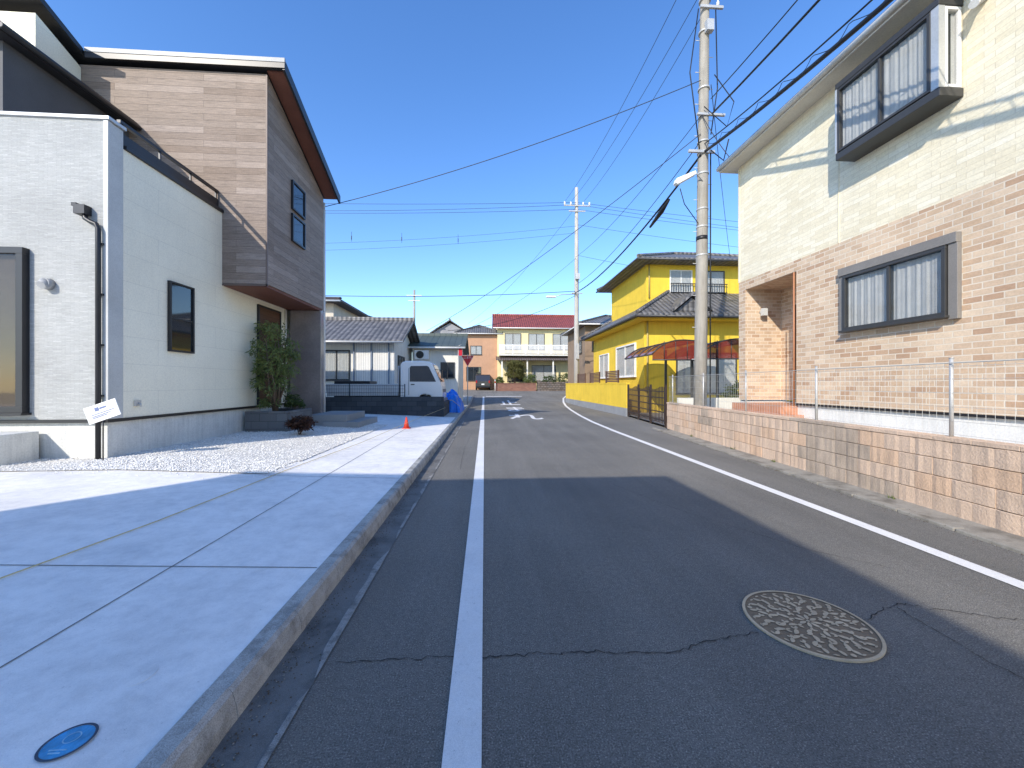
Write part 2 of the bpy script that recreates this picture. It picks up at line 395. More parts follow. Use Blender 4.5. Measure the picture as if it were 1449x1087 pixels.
vergem=CONC('verge_concrete',(.36,.33,.275),(.20,.18,.145),2.5,.7)
sheet('verge',[(y,[(wallx(y)-.30,gz(y)+.02),(wallx(y)+.02,gz(y)+.035)]) for y in range(-12,13)],vergem,.003)
ke=MB()
for i in range(-20,21):
    y=i*.6
    T=Matrix.Translation((wallx(y+.3)-.36,y+.3,0))@Matrix.Rotation(-math.atan(.092),4,'Z')
    ke.box(-.06,.06,-.296,.296,-.02,.035,0,T)
mk(ke,'low_kerb',vergem,base=(0,0,0),bevel=.012,kind='structure')
kb=MB()
y=-12
while y<36:
    z=gz(y); j=R.uniform(-.003,.003)
    ns=12 if -1<y<9 else 1
    for q in range(ns):
        ya=y+.0015+(.597)*q/ns; yb=y+.0015+(.597)*(q+1)/ns
        c=[mn.noise(Vector((ya*9,k*3.1,0)))*.006 for k in range(3)] if ns>1 else [0,0,0]
        d=[mn.noise(Vector((yb*9,k*3.1,0)))*.006 for k in range(3)] if ns>1 else [0,0,0]
        def prf(c): return [(-1.24,z-.05),(-1.24,z+.138+j),(-1.23,z+.146+j),(-1.15+c[0],z+.143+j+c[1]*.5),(-1.128+c[2],z+.122+c[1]),(-1.112+c[0],z+.06),(-1.10,z-.05)]
        A=prf(c);B=prf(d)
        for k in range(6): kb.face([(A[k][0],ya,A[k][1]),(B[k][0],yb,B[k][1]),(B[k+1][0],yb,B[k+1][1]),(A[k+1][0],ya,A[k+1][1])],0,ns>1 and k>=2)
        if q==0: kb.face([(p[0],ya,p[1]) for p in A])
        if q==ns-1: kb.face([(p[0],yb,p[1]) for p in B][::-1])
    y+=.6
mk(kb,'kerb',kerbm,base=(0,0,0),kind='structure')
lz=lambda x: .135+min(.17,max(0,(-1.26-x)*.045))
xs=[-30,-14,-5.04,-3.9,-2.6,-1.242]
sheet('driveway',[(y,[(x,lz(x)) for x in xs]) for y in (-12,-6,0,3,6,9,12,15.9)],slabm,0)
sheet('neighbour_yard',[(y,[(x,lz(x)+gz(y)*.9) for x in xs]) for y in [15.9]+list(range(16,38,2))],M('yard_concrete',(.44,.41,.36),.85,.15,1,40,.3),.0)
jm=M('joint_grey',(.17,.165,.16),.9,.2,5,60,0)
def joint(name,p,q,w=.009):
    a=Vector((*p,0));b=Vector((*q,0)); d=(b-a).normalized(); n=Vector((-d.y,d.x,0))*w/2; mb=MB(); K=10
    for i in range(K):
        u=a.lerp(b,i/K);v=a.lerp(b,(i+1)/K)
        mb.face([(u+n).to_tuple()[:2]+(lz(u.x)+.004,),(u-n).to_tuple()[:2]+(lz(u.x)+.004,),(v-n).to_tuple()[:2]+(lz(v.x)+.004,),(v+n).to_tuple()[:2]+(lz(v.x)+.004,)])
    mk(mb,name,jm,base=(0,0,0),kind='structure')
joint('expansion_joint',(-2.2,-3),(-2.36,12.4)); joint('expansion_joint',(-12,2.86),(-1.25,2.95)); joint('expansion_joint',(-3.1,5.62),(-1.25,5.66)); joint('expansion_joint',(-2.95,9.2),(-1.25,9.22))
g=MB(); 
for (x0,x1,y0,y1) in [(-14,-3.12,5.68,6.6),(-6.1,-3.05,6.6,12.3)]:
    n=6
    for i in range(n):
        a=x0+(x1-x0)*i/n;b=x0+(x1-x0)*(i+1)/n
        g.face([(a,y0,lz(a)+.012),(b,y0,lz(b)+.012),(b,y1,lz(b)+.012),(a,y1,lz(a)+.012)])
mk(g,'gravel_bed',gravm,base=(0,0,0),kind='structure')
st=MB()
def stone(st,x,y,z,r,m):
    a=R.uniform(0,6.28); ca,sa=math.cos(a),math.sin(a); k=[R.uniform(.7,1.2) for _ in range(6)]
    P=[(r*k[0],0,0),(0,r*k[1]*.8,0),(-r*k[2],0,0),(0,-r*k[3]*.8,0),(0,0,r*.6*k[4]),(0,0,-r*.4)]
    P=[(x+ca*p[0]-sa*p[1],y+sa*p[0]+ca*p[1],z+p[2]) for p in P]
    i=len(st.v); st.v+=P
    for f in((0,1,4),(1,2,4),(2,3,4),(3,0,4)): st.f.append(tuple(i+q for q in f)); st.m.append(m); st.s.append(False)
for _ in range(16000):
    if R.random()<.22: x=R.uniform(-8.5,-3.1);y=R.uniform(5.68,6.6)
    else: x=R.uniform(-6.0,-3.03);y=5.7+6.5*R.random()**1.3
    stone(st,x,y,lz(x)+.016,R.uniform(.009,.020),0 if R.random()<.85 else 1)
for _ in range(260):
    y=R.uniform(5.3,11); x=-3.05+abs(R.gauss(0,.22)); stone(st,x,y,lz(x)+.004,R.uniform(.006,.014),0)
for _ in range(90):
    x=R.uniform(-6,-3);y=5.66-abs(R.gauss(0,.12)); stone(st,x,y,lz(x)+.004,R.uniform(.006,.014),0)
mk(st,'gravel',stone_m,base=(0,0,0),kind='stuff',label='loose pale gravel stones beside the house',category='gravel')
st=MB()
for _ in range(2600):
    y=R.uniform(.8,14); x=-1.09+abs(R.gauss(0,.07)); stone(st,x,y,.008,R.uniform(.002,.007),R.choice([0,1,1]))
for _ in range(1400):
    y=R.uniform(2.5,12); x=wallx(y)-.44+R.gauss(0,.06); stone(st,x,y,.006 if x<wallx(y)-.42 else .03,R.uniform(.003,.009),R.choice([0,1,1]))
mk(st,'gutter_grit',[M('grit_grey',(.26,.235,.2),.95),M('grit_brown',(.11,.08,.055),.95)],base=(0,0,0),kind='stuff',label='fine grit and crumbs along the gutters',category='grit')
sheet('garden_ground',[(y,[(wallx(y)+.16,.62),(8,.62),(30,.62)]) for y in (-12,0,12.2)],gravm,0)
def crack(pts,w=.007,seed=1):
    rr=random.Random(seed); mb=MB(); P=[]
    for (a,b) in zip(pts,pts[1:]):
        a=Vector((*a,0));b=Vector((*b,0)); n=max(2,int((b-a).length/.03))
        for i in range(n): P.append(a.lerp(b,i/n)+Vector((rr.gauss(0,.006),rr.gauss(0,.009),0)))
    for i in range(len(P)-1):
        a,b=P[i],P[i+1]; d=b-a
        if d.length<1e-5: continue
        nrm=Vector((-d.y,d.x,0)).normalized(); w0=w*(.2+.8*rr.random()); 
        mb.face([(a.x+nrm.x*w0/2,a.y+nrm.y*w0/2,.0052),(a.x-nrm.x*w0/2,a.y-nrm.y*w0/2,.0052),(b.x-nrm.x*w0/2,b.y-nrm.y*w0/2,.0052),(b.x+nrm.x*w0/2,b.y+nrm.y*w0/2,.0052)])
    mk(mb,'road_crack',crackm,base=(0,0,0),kind='structure')
crack([(-.8,2.12),(-.5,2.14),(-.1,2.13),(.5,2.12),(1.0,2.08),(1.35,2.17),(1.66,2.22)],.009,3)
crack([(2.4,2.3),(2.8,2.44),(3.4,2.2),(4.2,2.1)],.008,5)
crack([(2.75,2.42),(2.7,1.9),(2.9,1.2)],.007,6)
crack([(1.9,5.6),(2.3,4.4),(2.9,3.3),(3.3,2.9)],.005,8)
crack([(-.45,6.8),(-.5,9),(-.42,12)],.006,9)
def text(s,mat,name,fn,size=1,parent=None,offset=0,**kw):
    cu=bpy.data.curves.new('t','FONT'); cu.body=s; cu.size=size; cu.align_x='CENTER'; cu.align_y='CENTER'; cu.offset=offset
    o=bpy.data.objects.new('t',cu); COL.objects.link(o); bpy.context.view_layer.update()
    me=bpy.data.meshes.new_from_object(o.evaluated_get(bpy.context.evaluated_depsgraph_get()))
    bpy.data.objects.remove(o)
    mb=MB(); mb.v=[fn(v.co) for v in me.vertices]; mb.f=[tuple(p.vertices) for p in me.polygons]; mb.m=[0]*len(mb.f); mb.s=[False]*len(mb.f)
    if not mb.f: return None
    return mk(mb,name,mat,parent,**({} if parent else {'base':(0,0,0)}),**kw)
for ch,yc,yl in (('れ',17.3,3.6),('ま',22.6,4.4),('止',29,5.2)):
    text(ch,paint,'road_lettering',lambda c,yc=yc,yl=yl:(1.75+c.x*1.5,yc+c.y*yl,gz(yc+c.y*yl)+.009),1,offset=.018,kind='structure')
# ------------------------------------------------------------ manhole
mh=thing('manhole_cover',(2.02,2.29,0),'round bronze manhole cover with floral relief set in asphalt','manhole cover')
m=MB(); cx,cy=2.02,2.29
m.disc(cx,cy,.007,.345,64,0); mk(m,'plate',manB,mh)
m=MB(); m.disc(cx,cy,.012,.355,72,0,.338,h=.01)
for k in range(3):
    a=k*2.09+.5; m.disc(cx+.312*math.cos(a),cy+.312*math.sin(a),.0135,.014,12,0)
mk(m,'rim',manA,mh)
m=MB(); rm=random.Random(12)
def petal(x,y,a,l,w,z=.011,curve=0):
    L=[];Rr=[]; o=Vector((x,y)); ang=a
    pr=[(0,.12),(.2,.7),(.45,1),(.7,.9),(.88,.55),(1,.05)]; prev=0
    for t,q in pr:
        o=o+Vector((math.cos(ang),math.sin(ang)))*l*(t-prev); prev=t; ang+=curve/6
        n=Vector((-math.sin(ang),math.cos(ang))); L.append(o+n*w*q); Rr.append(o-n*w*q)
    m.face([(p.x,p.y,z) for p in Rr+L[::-1]])
def flower(x,y,r,np_,rot):
    for k in range(np_):
        a=rot+2*math.pi*k/np_
        petal(x+math.cos(a)*r*.22,y+math.sin(a)*r*.22,a,r*.74,r*1.25/np_,.0112,.3)
    m.disc(x,y,.0115,r*.15,10)
# overlapping leaf sprays on a staggered grid covering the whole disc
flower(cx,cy,.075,8,.2)
for ring,(rad,cnt,l,w) in enumerate(((.098,9,.060,.0125),(.155,13,.062,.013),(.212,18,.064,.0125),(.268,23,.052,.012))):
    for k in range(cnt):
        a=2*math.pi*(k+.5*(ring%2))/cnt+rm.uniform(-.03,.03)
        x=cx+rad*math.cos(a);y=cy+rad*math.sin(a)
        d=a+(.9 if ring%2 else -.9)
        petal(x,y,d,l,w,.0111,(-1.2 if ring%2 else 1.2))
        petal(x,y,d+2.3,l*.55,w*.7,.0112,.8)
        petal(x,y,d-2.2,l*.45,w*.6,.0113,-.8)
for k in range(26):
    a=2*math.pi*k/26; petal(cx+.312*math.cos(a),cy+.312*math.sin(a),a+1.2,.032,.006,.0111,.8) if all(abs(((a-(q*2.09+.5)+3.14159)%6.28318)-3.14159)>.09 for q in range(3)) else None
mk(m,'flower_relief',manA,mh)
t=thing('water_meter_lid',(-1.57,1.56,.15),'small round blue metal lid set in the concrete driveway','utility lid')
z0=lz(-1.57)+.006
m=MB(); m.disc(-1.57,1.56,z0,.080,40,0,.071); mk(m,'rim',M('lid_rim',(.04,.07,.11),.6),t)
m=MB(); m.disc(-1.57,1.56,z0-.001,.071,40,0); mk(m,'lid',bluelid,t)
m=MB(); m.disc(-1.57,1.575,z0+.0005,.026,24,0,.022); m.box(-1.60,-1.54,1.522,1.526,z0-.001,z0+.0015); m.box(-1.59,-1.55,1.510,1.514,z0-.001,z0+.0015)
mk(m,'lid_marking',M('lid_marking',(.3,.55,.7),.6),t)
m=MB(); m.disc(-1.62,1.90,lz(-1.55)+.003,.08,40,0,h=.004)
mk(m,'drain_lid',CONC('lid_concrete',(.82,.785,.735),(.70,.675,.64),6,.92,.88),label='round pale concrete inspection lid flush with the driveway',category='utility lid')
# ------------------------------------------------------------ modern house
LH=thing('modern_house',(-8,9,.3),'new two-storey house with wood plank upper box, white and grey siding','house')
bx('foundation',foundm,LH,-14,-6.04,6.6,12.05,.05,.885)
m=MB(); m.box(-14,-5.985,6.53,6.80,.885,.935); m.box(-7,-5.985,6.80,12.05,.885,.935); mk(m,'drip_flashing',black,LH)
bx('front_wall',grey_m,LH,-14,-6,6.55,6.79,.937,5.7)
m=MB(); m.box(-6.06,-5.985,6.535,6.60,.94,5.69); m.box(-6.03,-5.99,6.60,6.80,.94,5.68); mk(m,'corner_trim',M('pale_trim',(.56,.56,.53),.5),LH,bevel=.005)
bx('side_wall',shell_m,LH,-14,-6.005,6.79,12.03,.937,5.4)
bx('front_coping',M('pale_coping',(.55,.56,.56),.4,metal=.3),LH,-14,-5.96,6.52,6.83,5.70,5.755,bevel=.006)
bx('side_coping',black,LH,-6.2,-5.965,6.83,9.215,5.40,5.47,bevel=.006)
m=MB(); m.box(-6.14,-6.08,6.86,9.21,5.47,5.70); m.box(-6.14,-6.08,6.85,9.212,5.86,5.91)
for y in (6.9,7.65,8.4,9.15): m.box(-6.125,-6.095,y,y+.03,5.70,5.86)
mk(m,'balcony_railing',black,LH)
bx('upper_wall',darkgrey,LH,-14,-8,6.95,9.21,5.4,7.2)
m=MB(); m.box(-14,-7.8,6.72,9.205,7.2,7.36); m.tube([(-7.76,6.7,7.26),(-7.76,9.2,7.24)],.055,8); mk(m,'upper_eave',black,LH,bevel=.01)
m=MB(); m.prism([(8.34,7.36),(9.21,7.36),(9.21,8.55),(8.34,8.93)],'x',-14,-9); mk(m,'attic_wall',shell_m,LH)
m=MB(); m.prism([(9.215,3.8),(12.3,3.8),(12.3,7.25),(9.215,8.62)],'x',-14,-5.02); mk(m,'wood_clad_box',wood_m,LH)
m=MB(); m.prism([(9.24,3.74),(12.28,3.74),(12.28,3.797),(9.24,3.797)],'x',-5.98,-5.05); mk(m,'box_soffit',soff,LH)
m=MB(); m.box(-5.045,-5.010,9.205,9.24,3.75,8.6); m.box(-6,-5.0,9.205,9.23,3.75,3.79); mk(m,'wood_corner_trim',M('brown_trim',(.17,.12,.095),.5),LH)
zf=lambda y:8.73-.44*(y-9.2)
r=MB()
r.prism([(9.12,zf(9.12)),(12.45,zf(12.45)),(12.45,zf(12.45)+.10),(9.12,zf(9.12)+.10)],'x',-14,-4.62,0)
r.prism([(9.10,zf(9.1)-.12),(12.47,zf(12.47)-.12),(12.47,zf(12.47)+.12),(9.10,zf(9.1)+.12)],'x',-4.62,-4.57,0)
r.prism([(8.1,zf(8.1)),(9.11,zf(9.11)),(9.11,zf(9.11)+.12),(8.1,zf(8.1)+.12)],'x',-14,-8.85,0)
mk(r,'roof',black,LH)
r=MB(); r.prism([(9.22,zf(9.22)-.03),(12.42,zf(12.42)-.03),(12.42,zf(12.42)-.002),(9.22,zf(9.22)-.002)],'x',-5.02,-4.625); mk(r,'roof_soffit',soff,LH)
r=MB(); r.box(-8.80,-4.56,9.07,9.115,zf(9.1)+.035,zf(9.1)+.13); mk(r,'metal_fascia',M('silver_fascia',(.25,.26,.27),.5,metal=.2),LH)
bx('fascia_board',black,LH,-8.80,-4.565,9.08,9.118,zf(9.1)-.09,zf(9.1)+.033)
m=MB(); m.box(-14,-5.2,12.3,12.9,.3,7.15); m.box(-14,-6.4,12.9,15.6,.3,6.3); mk(m,'rear_wall',M('grey_rear_siding',(.48,.46,.43),.7),LH)
m=MB(); m.tube([(-5.08,12.5,7.2),(-5.08,12.5,.4)],.035,8); mk(m,'rear_downpipe',whitem,LH)
bx('porch_panel',glossp,LH,-5.9,-5.0,12.06,12.28,.3,3.73,bevel=.01)
m=MB(); m.tube([(-5.97,11.95,.9),(-5.97,11.95,3.7)],.03,8); mk(m,'porch_downpipe',whitem,LH)
PX=W_px(-6.005)
m=MB(); wb(m,PX,10.6,11.62,.95,3.55,.0,.03); d=mk(m,'door',brown_door,LH)
m=MB(); wb(m,PX,10.55,10.6,.95,3.6,0,.05); wb(m,PX,11.62,11.67,.95,3.6,0,.05); wb(m,PX,10.6,11.62,3.55,3.6,0,.05); mk(m,'door_frame',black,d)
m=MB(); m.tube([(-5.93,10.72,1.6),(-5.93,10.72,2.6)],.015,8); mk(m,'handle',alum,d)
window(LH,PX,7.70,8.31,2.12,3.46,black,1,2,.035,.06,False,dglass,split=.48,sill=False)
PX2=W_px(-5.02)
window(LH,PX2,10.3,11.0,6.03,6.78,black,1,1,.05,.06,False,dglass,sill=False)
window(LH,PX2,10.3,11.0,5.2,5.92,black,1,1,.05,.06,False,dglass,sill=False)
window(LH,W_ny(6.55),-9,-7.15,1.05,3.62,black,2,1,.10,.10,False,GLASS('tinted_glass',(.05,.045,.04),.65),back=beige_in)
m=MB(); m.box(-6.40,-6.24,6.43,6.55,4.16,4.30); m.box(-6.44,-6.37,6.44,6.55,4.28,4.33)
m.tube([(-6.28,6.49,4.18),(-6.28,6.49,4.10),(-6.2,6.49,4.05),(-6.12,6.49,4.02),(-6.09,6.49,3.95),(-6.09,6.49,.32)],.034,8)
for z in (3.7,2.9,2.1,1.3): m.box(-6.14,-6.04,6.5,6.545,z,z+.03)
mk(m,'downpipe',black,LH)
m=MB(); m.tube([(-6.86,6.55,3.07),(-6.86,6.46,3.07)],[.09,.085],14); m.tube([(-6.86,6.50,3.07),(-6.86,6.43,3.03)],[.085,.06],14); mk(m,'vent_cover',M('vent_grey',(.42,.42,.41),.4),LH)
m=MB(); m.box(-6.0,-5.97,7.0,7.11,1.12,1.22); m.tube([(-5.97,7.05,1.17),(-5.93,7.05,1.15),(-5.93,7.05,1.11)],.015,6); mk(m,'outdoor_tap',alum,LH)
m=MB(); m.box(-9,-7.0,5.95,6.54,.2,.76); m.box(-9,-7.3,5.6,5.94,.2,.5); mk(m,'porch_step',foundm,LH,bevel=.01)
m=MB(); m.box(-5.05,-3.98,11.35,13,.2,.62); m.box(-4.6,-3.6,11.2,13.1,.2,.42); mk(m,'entrance_steps',M('step_grey',(.30,.30,.29),.8),LH,bevel=.01)
t=thing('garden_planter',(-5.4,10.5,.3),'dark grey block planter bed against the white house wall','planter')
m=MB(); m.box(-5.95,-4.95,9.95,10.05,.25,.82); m.box(-5.03,-4.93,10.05,11.3,.25,.82); m.box(-5.95,-5.03,11.2,11.3,.25,.82); mk(m,'planter_wall',BR('planter_block',.4,.19,.005,[(0,(.13,.13,.13)),(1,(.18,.18,.18))],(.07,.07,.07),.85,.5,.01),t,bevel=.008)
bx('soil',groundm,t,-5.95,-5.03,10.05,11.2,.25,.74)
bush('bamboo_shrub',(-5.48,10.4,.74),'bushy feathery light green shrub growing in the dark planter',2.45,1.0,52,32,.14,leafA,'shrub',stems=12,droop=.8,rmin=.1,wd=.11)
bush('low_shrub',(-4.42,9.5,.28),'small dark spiky shrub on the white gravel',.42,.55,26,30,.09,leafR,'shrub',stems=6)
bush('low_shrub',(-5.15,10.8,.74),'small dark green shrub in the planter',.45,.5,20,26,.08,leafB,'shrub',stems=4)
t=thing('notice_board',(-5.86,6.3,.3),'white notice board with small lettering tied near the house corner','sign')
T=Matrix.Translation((-5.85,6.3,1.08))@Matrix.Rotation(math.radians(-20),4,'Y')
m=MB(); m.box(-.24,.24,-.006,.006,-.13,.13,0,T); mk(m,'board',whitem,t)
m=MB(); m.box(-.09,-.03,-.009,-.0065,.03,.085,0,T); m.box(-.02,.08,-.009,-.0065,.045,.07,0,T)
for (a,b,c) in ((-.16,.17,-.012),(-.16,.12,-.040),(-.16,.05,-.062)):
    x=a
    while x<b: m.box(x,x+.014,-.009,-.0065,c-.006,c+.006,0,T); x+=.02
mk(m,'board_lettering',M('board_ink',(.16,.2,.35),.6),t)
m=MB(); m.tube([(-5.86,6.32,.25),(-5.86,6.32,1.2)],.009,6); mk(m,'stake',black,t)
pts=[(-1.62,15.6,.55),(-2.3,11.5,.36),(-2.7,8.5,lz(-2.7)+.03),(-2.95,6,lz(-2.95)+.012),(-3.05,3.8,lz(-3.05)+.01),(-3.3,1.5,lz(-3.3)+.01)]
m=MB(); m.tube(pts,.005,5); o=mk(m,'rope',ropem,label='thin yellow rope strung over the gravel edge',category='rope')
t=thing('traffic_cone',(-2.35,11.6,.19),'small red traffic cone on the driveway edge','traffic cone')
z=lz(-2.35)
m=MB(); m.tube([(-2.35,11.6,z+.02),(-2.35,11.6,z+.34)],[.085,.018],14); mk(m,'cone',redp,t)
bx('base',redp,t,-2.46,-2.24,11.49,11.71,z+.001,z+.022,bevel=.005)
t=thing('block_wall',(-4,15.95,.2),'low charcoal block wall topped with black mesh fence','wall')
m=MB(); m.box(-8,-1.72,15.9,16.02,.1,.98); m.box(-1.84,-1.72,16.02,20.5,.1,.75); mk(m,'wall_blocks',dblock,t)
def mesh_panel(m,a,b,z0,z1,sp=.05,hs=(0,),r=.0035):
    a=Vector((*a,0));b=Vector((*b,0)); L=(b-a).length; n=int(L/sp)
    for i in range(n+1):
        p=a.lerp(b,i/n); m.tube([(p.x,p.y,z0),(p.x,p.y,z1)],r,4,cap=False)
    for h in hs: m.tube([(a.x,a.y,h),(b.x,b.y,h)],r*1.3,4,cap=False)
m=MB(); mesh_panel(m,(-7.9,15.96),(-3.3,15.96),1.0,1.45,.09,(1.02,1.15,1.3,1.42,1.45),.004)
for x in (-7.5,-5.5,-3.3): m.tube([(x,15.96,.98),(x,15.96,1.5)],.02,6)
mk(m,'mesh_fence',black,t)
t=thing('blue_tarpaulin',(-1.75,19,.2),'bright blue crumpled tarpaulin draped over a pile by the kerb','tarpaulin')
m=MB(); n=34
def th_(i,j):
    u=-1+2*i/n; v=-1+2*j/n
    h=max(0,1-abs(u)**3.2)*max(0,1-abs(v)**3.2)
    lump=.75+.3*mn.noise(Vector((u*1.4,v*1.4,3)))
    fold=.09*mn.noise(Vector((u*5,v*5,1)))+.05*mn.noise(Vector((u*11,v*11,7)))
    x=-1.78+u*.62+.09*mn.noise(Vector((u*3,v*3,9))); y=19.3+v*.95+.1*mn.noise(Vector((u*3,v*3,19)))
    return (x,y,max(.14,.15+1.15*h**.45*lump+fold*(.3+h)))
for i in range(n):
    for j in range(n): m.face([th_(i,j),th_(i+1,j),th_(i+1,j+1),th_(i,j+1)],0,False)
mk(m,'tarpaulin_cover',bluet,t)
m=MB(); m.tube([(-2.3,18.4,.5),(-1.95,18.36,.72),(-1.6,18.36,.74),(-1.25,18.45,.45)],.012,5); mk(m,'tie_cord',ropem,t)
# truck
tx,ty,tz=-1.9,17.6,.28
T=Matrix.Translation((tx,ty,tz))
tk=thing('flatbed_truck',(tx-2,ty,tz),'white cab-over flatbed truck parked behind the dark block wall','truck')
prof=[(-1.75,.55),(-1.75,2.05),(-1.68,2.16),(-1.5,2.21),(-.8,2.22),(-.52,2.18),(-.40,2.08),(-.22,1.68),(-.05,1.28),(.0,1.1),(.03,.8),(.02,.5),(-.35,.42),(-.38,.6),(-.5,.74),(-.7,.79),(-.9,.74),(-1.02,.6),(-1.05,.5)]
m=MB(); m.prism([(p[0],p[1]) for p in prof],'y',-.85,.85,0,T); mk(m,'cab',carwhite,tk,bevel=.04)
m=MB()
def tpnt(x,y,z): return tuple(T@Vector((x,y,z)))
for s_ in (-1,1):
    m.prism([(-1.35,1.32),(-1.35,1.93),(-1.3,1.99),(-.62,2.0),(-.54,1.95),(-.24,1.32)],'y',s_*.853,s_*.863,0,T)
m.face([tpnt(-.385,-.76,2.07),tpnt(-.045,-.76,1.33),tpnt(-.045,.76,1.33),tpnt(-.385,.76,2.07)][::-1])
mk(m,'cab_window',M('truck_glass',(.03,.035,.045),.08,.1,2,10,0,spec=.9),tk)
for s_ in (-1,1):
    m=MB(); m.box(-1.40,-1.385,s_*.856,s_*.866,.75,1.9,0,T); mk(m,'door_seam',black,tk)
    m=MB(); m.box(-1.3,-1.15,s_*.856,s_*.885,1.18,1.22,0,T); mk(m,'door_handle',black,tk)
m=MB(); m.box(.02,.09,-.84,.84,.38,.6,0,T); m.box(.025,.05,-.5,.5,.85,1.0,0,T); mk(m,'bumper',M('bumper_grey',(.2,.2,.21),.5),tk,bevel=.015)
for s_ in (-1,1):
    m=MB(); m.box(.022,.05,s_*.55,s_*.8,.66,.84,0,T); mk(m,'headlight',lens,tk,bevel=.01)
    m=MB(); m.tube([tpnt(-.3,s_*.86,1.85),tpnt(.05,s_*1.05,1.8)],.014,6); m.box(.0,.06,s_*.98,s_*1.14,1.45,1.82,0,T); mk(m,'mirror',black,tk,bevel=.01)
for wx in (-.7,-3.5):
    for s_ in (-1,1):
        w=MB(); w.tube([tpnt(wx,s_*.62,.36),tpnt(wx,s_*.86,.36)],.36,24); wo=mk(w,'wheel',tyre,tk)
        w=MB(); w.tube([tpnt(wx,s_*.865,.36),tpnt(wx,s_*.875,.36)],.2,16); mk(w,'rim',galv,wo)
m=MB(); m.box(-4.8,-1.85,-.85,.85,.72,.84,0,T); m.box(-4.8,-1.85,-.87,-.84,.85,1.22,0,T); m.box(-4.8,-1.85,.84,.87,.85,1.22,0,T); m.box(-4.83,-4.8,-.87,.87,.85,1.22,0,T); m.box(-1.87,-1.83,-.8,.8,.85,2.0,0,T); mk(m,'flatbed',M('truck_bed_grey',(.55,.56,.56),.5),tk,bevel=.008)
m=MB(); m.box(-4.7,-.2,-.35,.35,.45,.7,0,T); mk(m,'chassis',black,tk)
bx('tool_box',black,tk,-6.5,-5.0,ty-.6,ty+.5,tz+.85,tz+1.35,bevel=.02)
# ------------------------------------------------------------ generic houses
def hip(r,x0,x1,y0,y1,ze,rise,th=.14):
    w=min(x1-x0,y1-y0)/2
    if x1-x0>y1-y0: A=(x0+w,(y0+y1)/2,ze+rise+th);B=(x1-w,(y0+y1)/2,ze+rise+th)
    else: A=((x0+x1)/2,y0+w,ze+rise+th);B=((x0+x1)/2,y1-w,ze+rise+th)
    z=ze+th; c=[(x0,y0,z),(x1,y0,z),(x1,y1,z),(x0,y1,z)]
    if x1-x0>y1-y0: fs=[[c[0],c[1],B,A],[c[1],c[2],B],[c[2],c[3],A,B],[c[3],c[0],A]]
    else: fs=[[c[0],c[1],A],[c[1],c[2],B,A],[c[2],c[3],B],[c[3],c[0],A,B]]
    for f in fs: r.face(f)
    lo=[(p[0],p[1],ze) for p in c]
    for k in range(4): j=(k+1)%4; r.face([lo[k],lo[j],c[j],c[k]])
    r.face(lo[::-1])
    for p,q in ((c[0],A),(c[1],B if x1-x0>y1-y0 else A),(c[2],B),(c[3],A if x1-x0>y1-y0 else B),(A,B)):
        P=[Vector(p).lerp(Vector(q),k/8)+Vector((0,0,.05)) for k in range(9)]; r.tube(P,.10,6)
    g_=MB(); g_.tube([(x0-.05,y0-.05,ze+.02),(x1,y0-.05,ze+.02)],.055,8); g_.tube([(x0-.05,y0-.05,ze+.02),(x0-.05,y1,ze+.02)],.055,8)
    return g_
def house(name,label,x0,x1,y0,y1,zb,ze,kind='gx',rise=1.2,ov=.5,wm=wallwhite,rm=tile_g,wins=(),pxw=(),fascia=whitem):
    h=thing(name,((x0+x1)/2,(y0+y1)/2,zb),label,'house')
    m=MB(); m.box(x0,x1,y0,y1,zb-.3,ze)
    xm,ym=(x0+x1)/2,(y0+y1)/2; r=MB(); th=.14
    if kind=='gx':
        m.prism([(y0,ze),(y1,ze),(ym,ze+rise*(y1-y0)/(y1-y0+2*ov)-.02)],'x',x0,x1)
        a,b=y0-ov,y1+ov; e=ze-rise*ov/((y1-y0)/2+ov)
        r.prism([(a,e),(ym,ze+rise*1.0),(b,e),(b,e+th),(ym,ze+rise+th),(a,e+th)],'x',x0-ov,x1+ov)
        r.prism([(ym-.13,ze+rise+th-.05),(ym+.13,ze+rise+th-.05),(ym+.09,ze+rise+th+.14),(ym-.09,ze+rise+th+.14)],'x',x0-ov-.02,x1+ov+.02)
        g_=MB(); g_.tube([(x0-ov,a-.05,e+.03),(x1+ov,a-.05,e+.03)],.06,8)
    elif kind=='gy':
        m.prism([(x0,ze),(x1,ze),(xm,ze+rise*(x1-x0)/(x1-x0+2*ov)-.02)],'y',y0,y1)
        a,b=x0-ov,x1+ov; e=ze-rise*ov/((x1-x0)/2+ov)
        r.prism([(a,e),(xm,ze+rise),(b,e),(b,e+th),(xm,ze+rise+th),(a,e+th)],'y',y0-ov,y1+ov)
        r.prism([(xm-.13,ze+rise+th-.05),(xm+.13,ze+rise+th-.05),(xm+.09,ze+rise+th+.14),(xm-.09,ze+rise+th+.14)],'y',y0-ov-.02,y1+ov+.02)
        g_=MB(); g_.tube([(b+.05,y0-ov,e+.03),(b+.05,y1+ov,e+.03)],.06,8)
    else:
        g_=hip(r,x0-ov,x1+ov,y0-ov,y1+ov,ze,rise)
    mk(m,'wall',wm,h); rf=mk(r,'roof',rm,h); mk(g_,'gutter',fascia,rf)
    for (a0,a1,b0,b1,c) in wins: window(h,W_ny(y0),a0,a1,b0,b1,bronze if c!=3 else whitem,2,1,.06,.07,c==1,dglass if c!=1 else glass)
    for (a0,a1,b0,b1,c,X) in pxw: window(h,W_nx(x0) if X<0 else W_px(x1),a0,a1,b0,b1,bronze if c!=3 else whitem,2,1,.06,.07,c in(1,3),dglass if c==0 else glass)
    return h
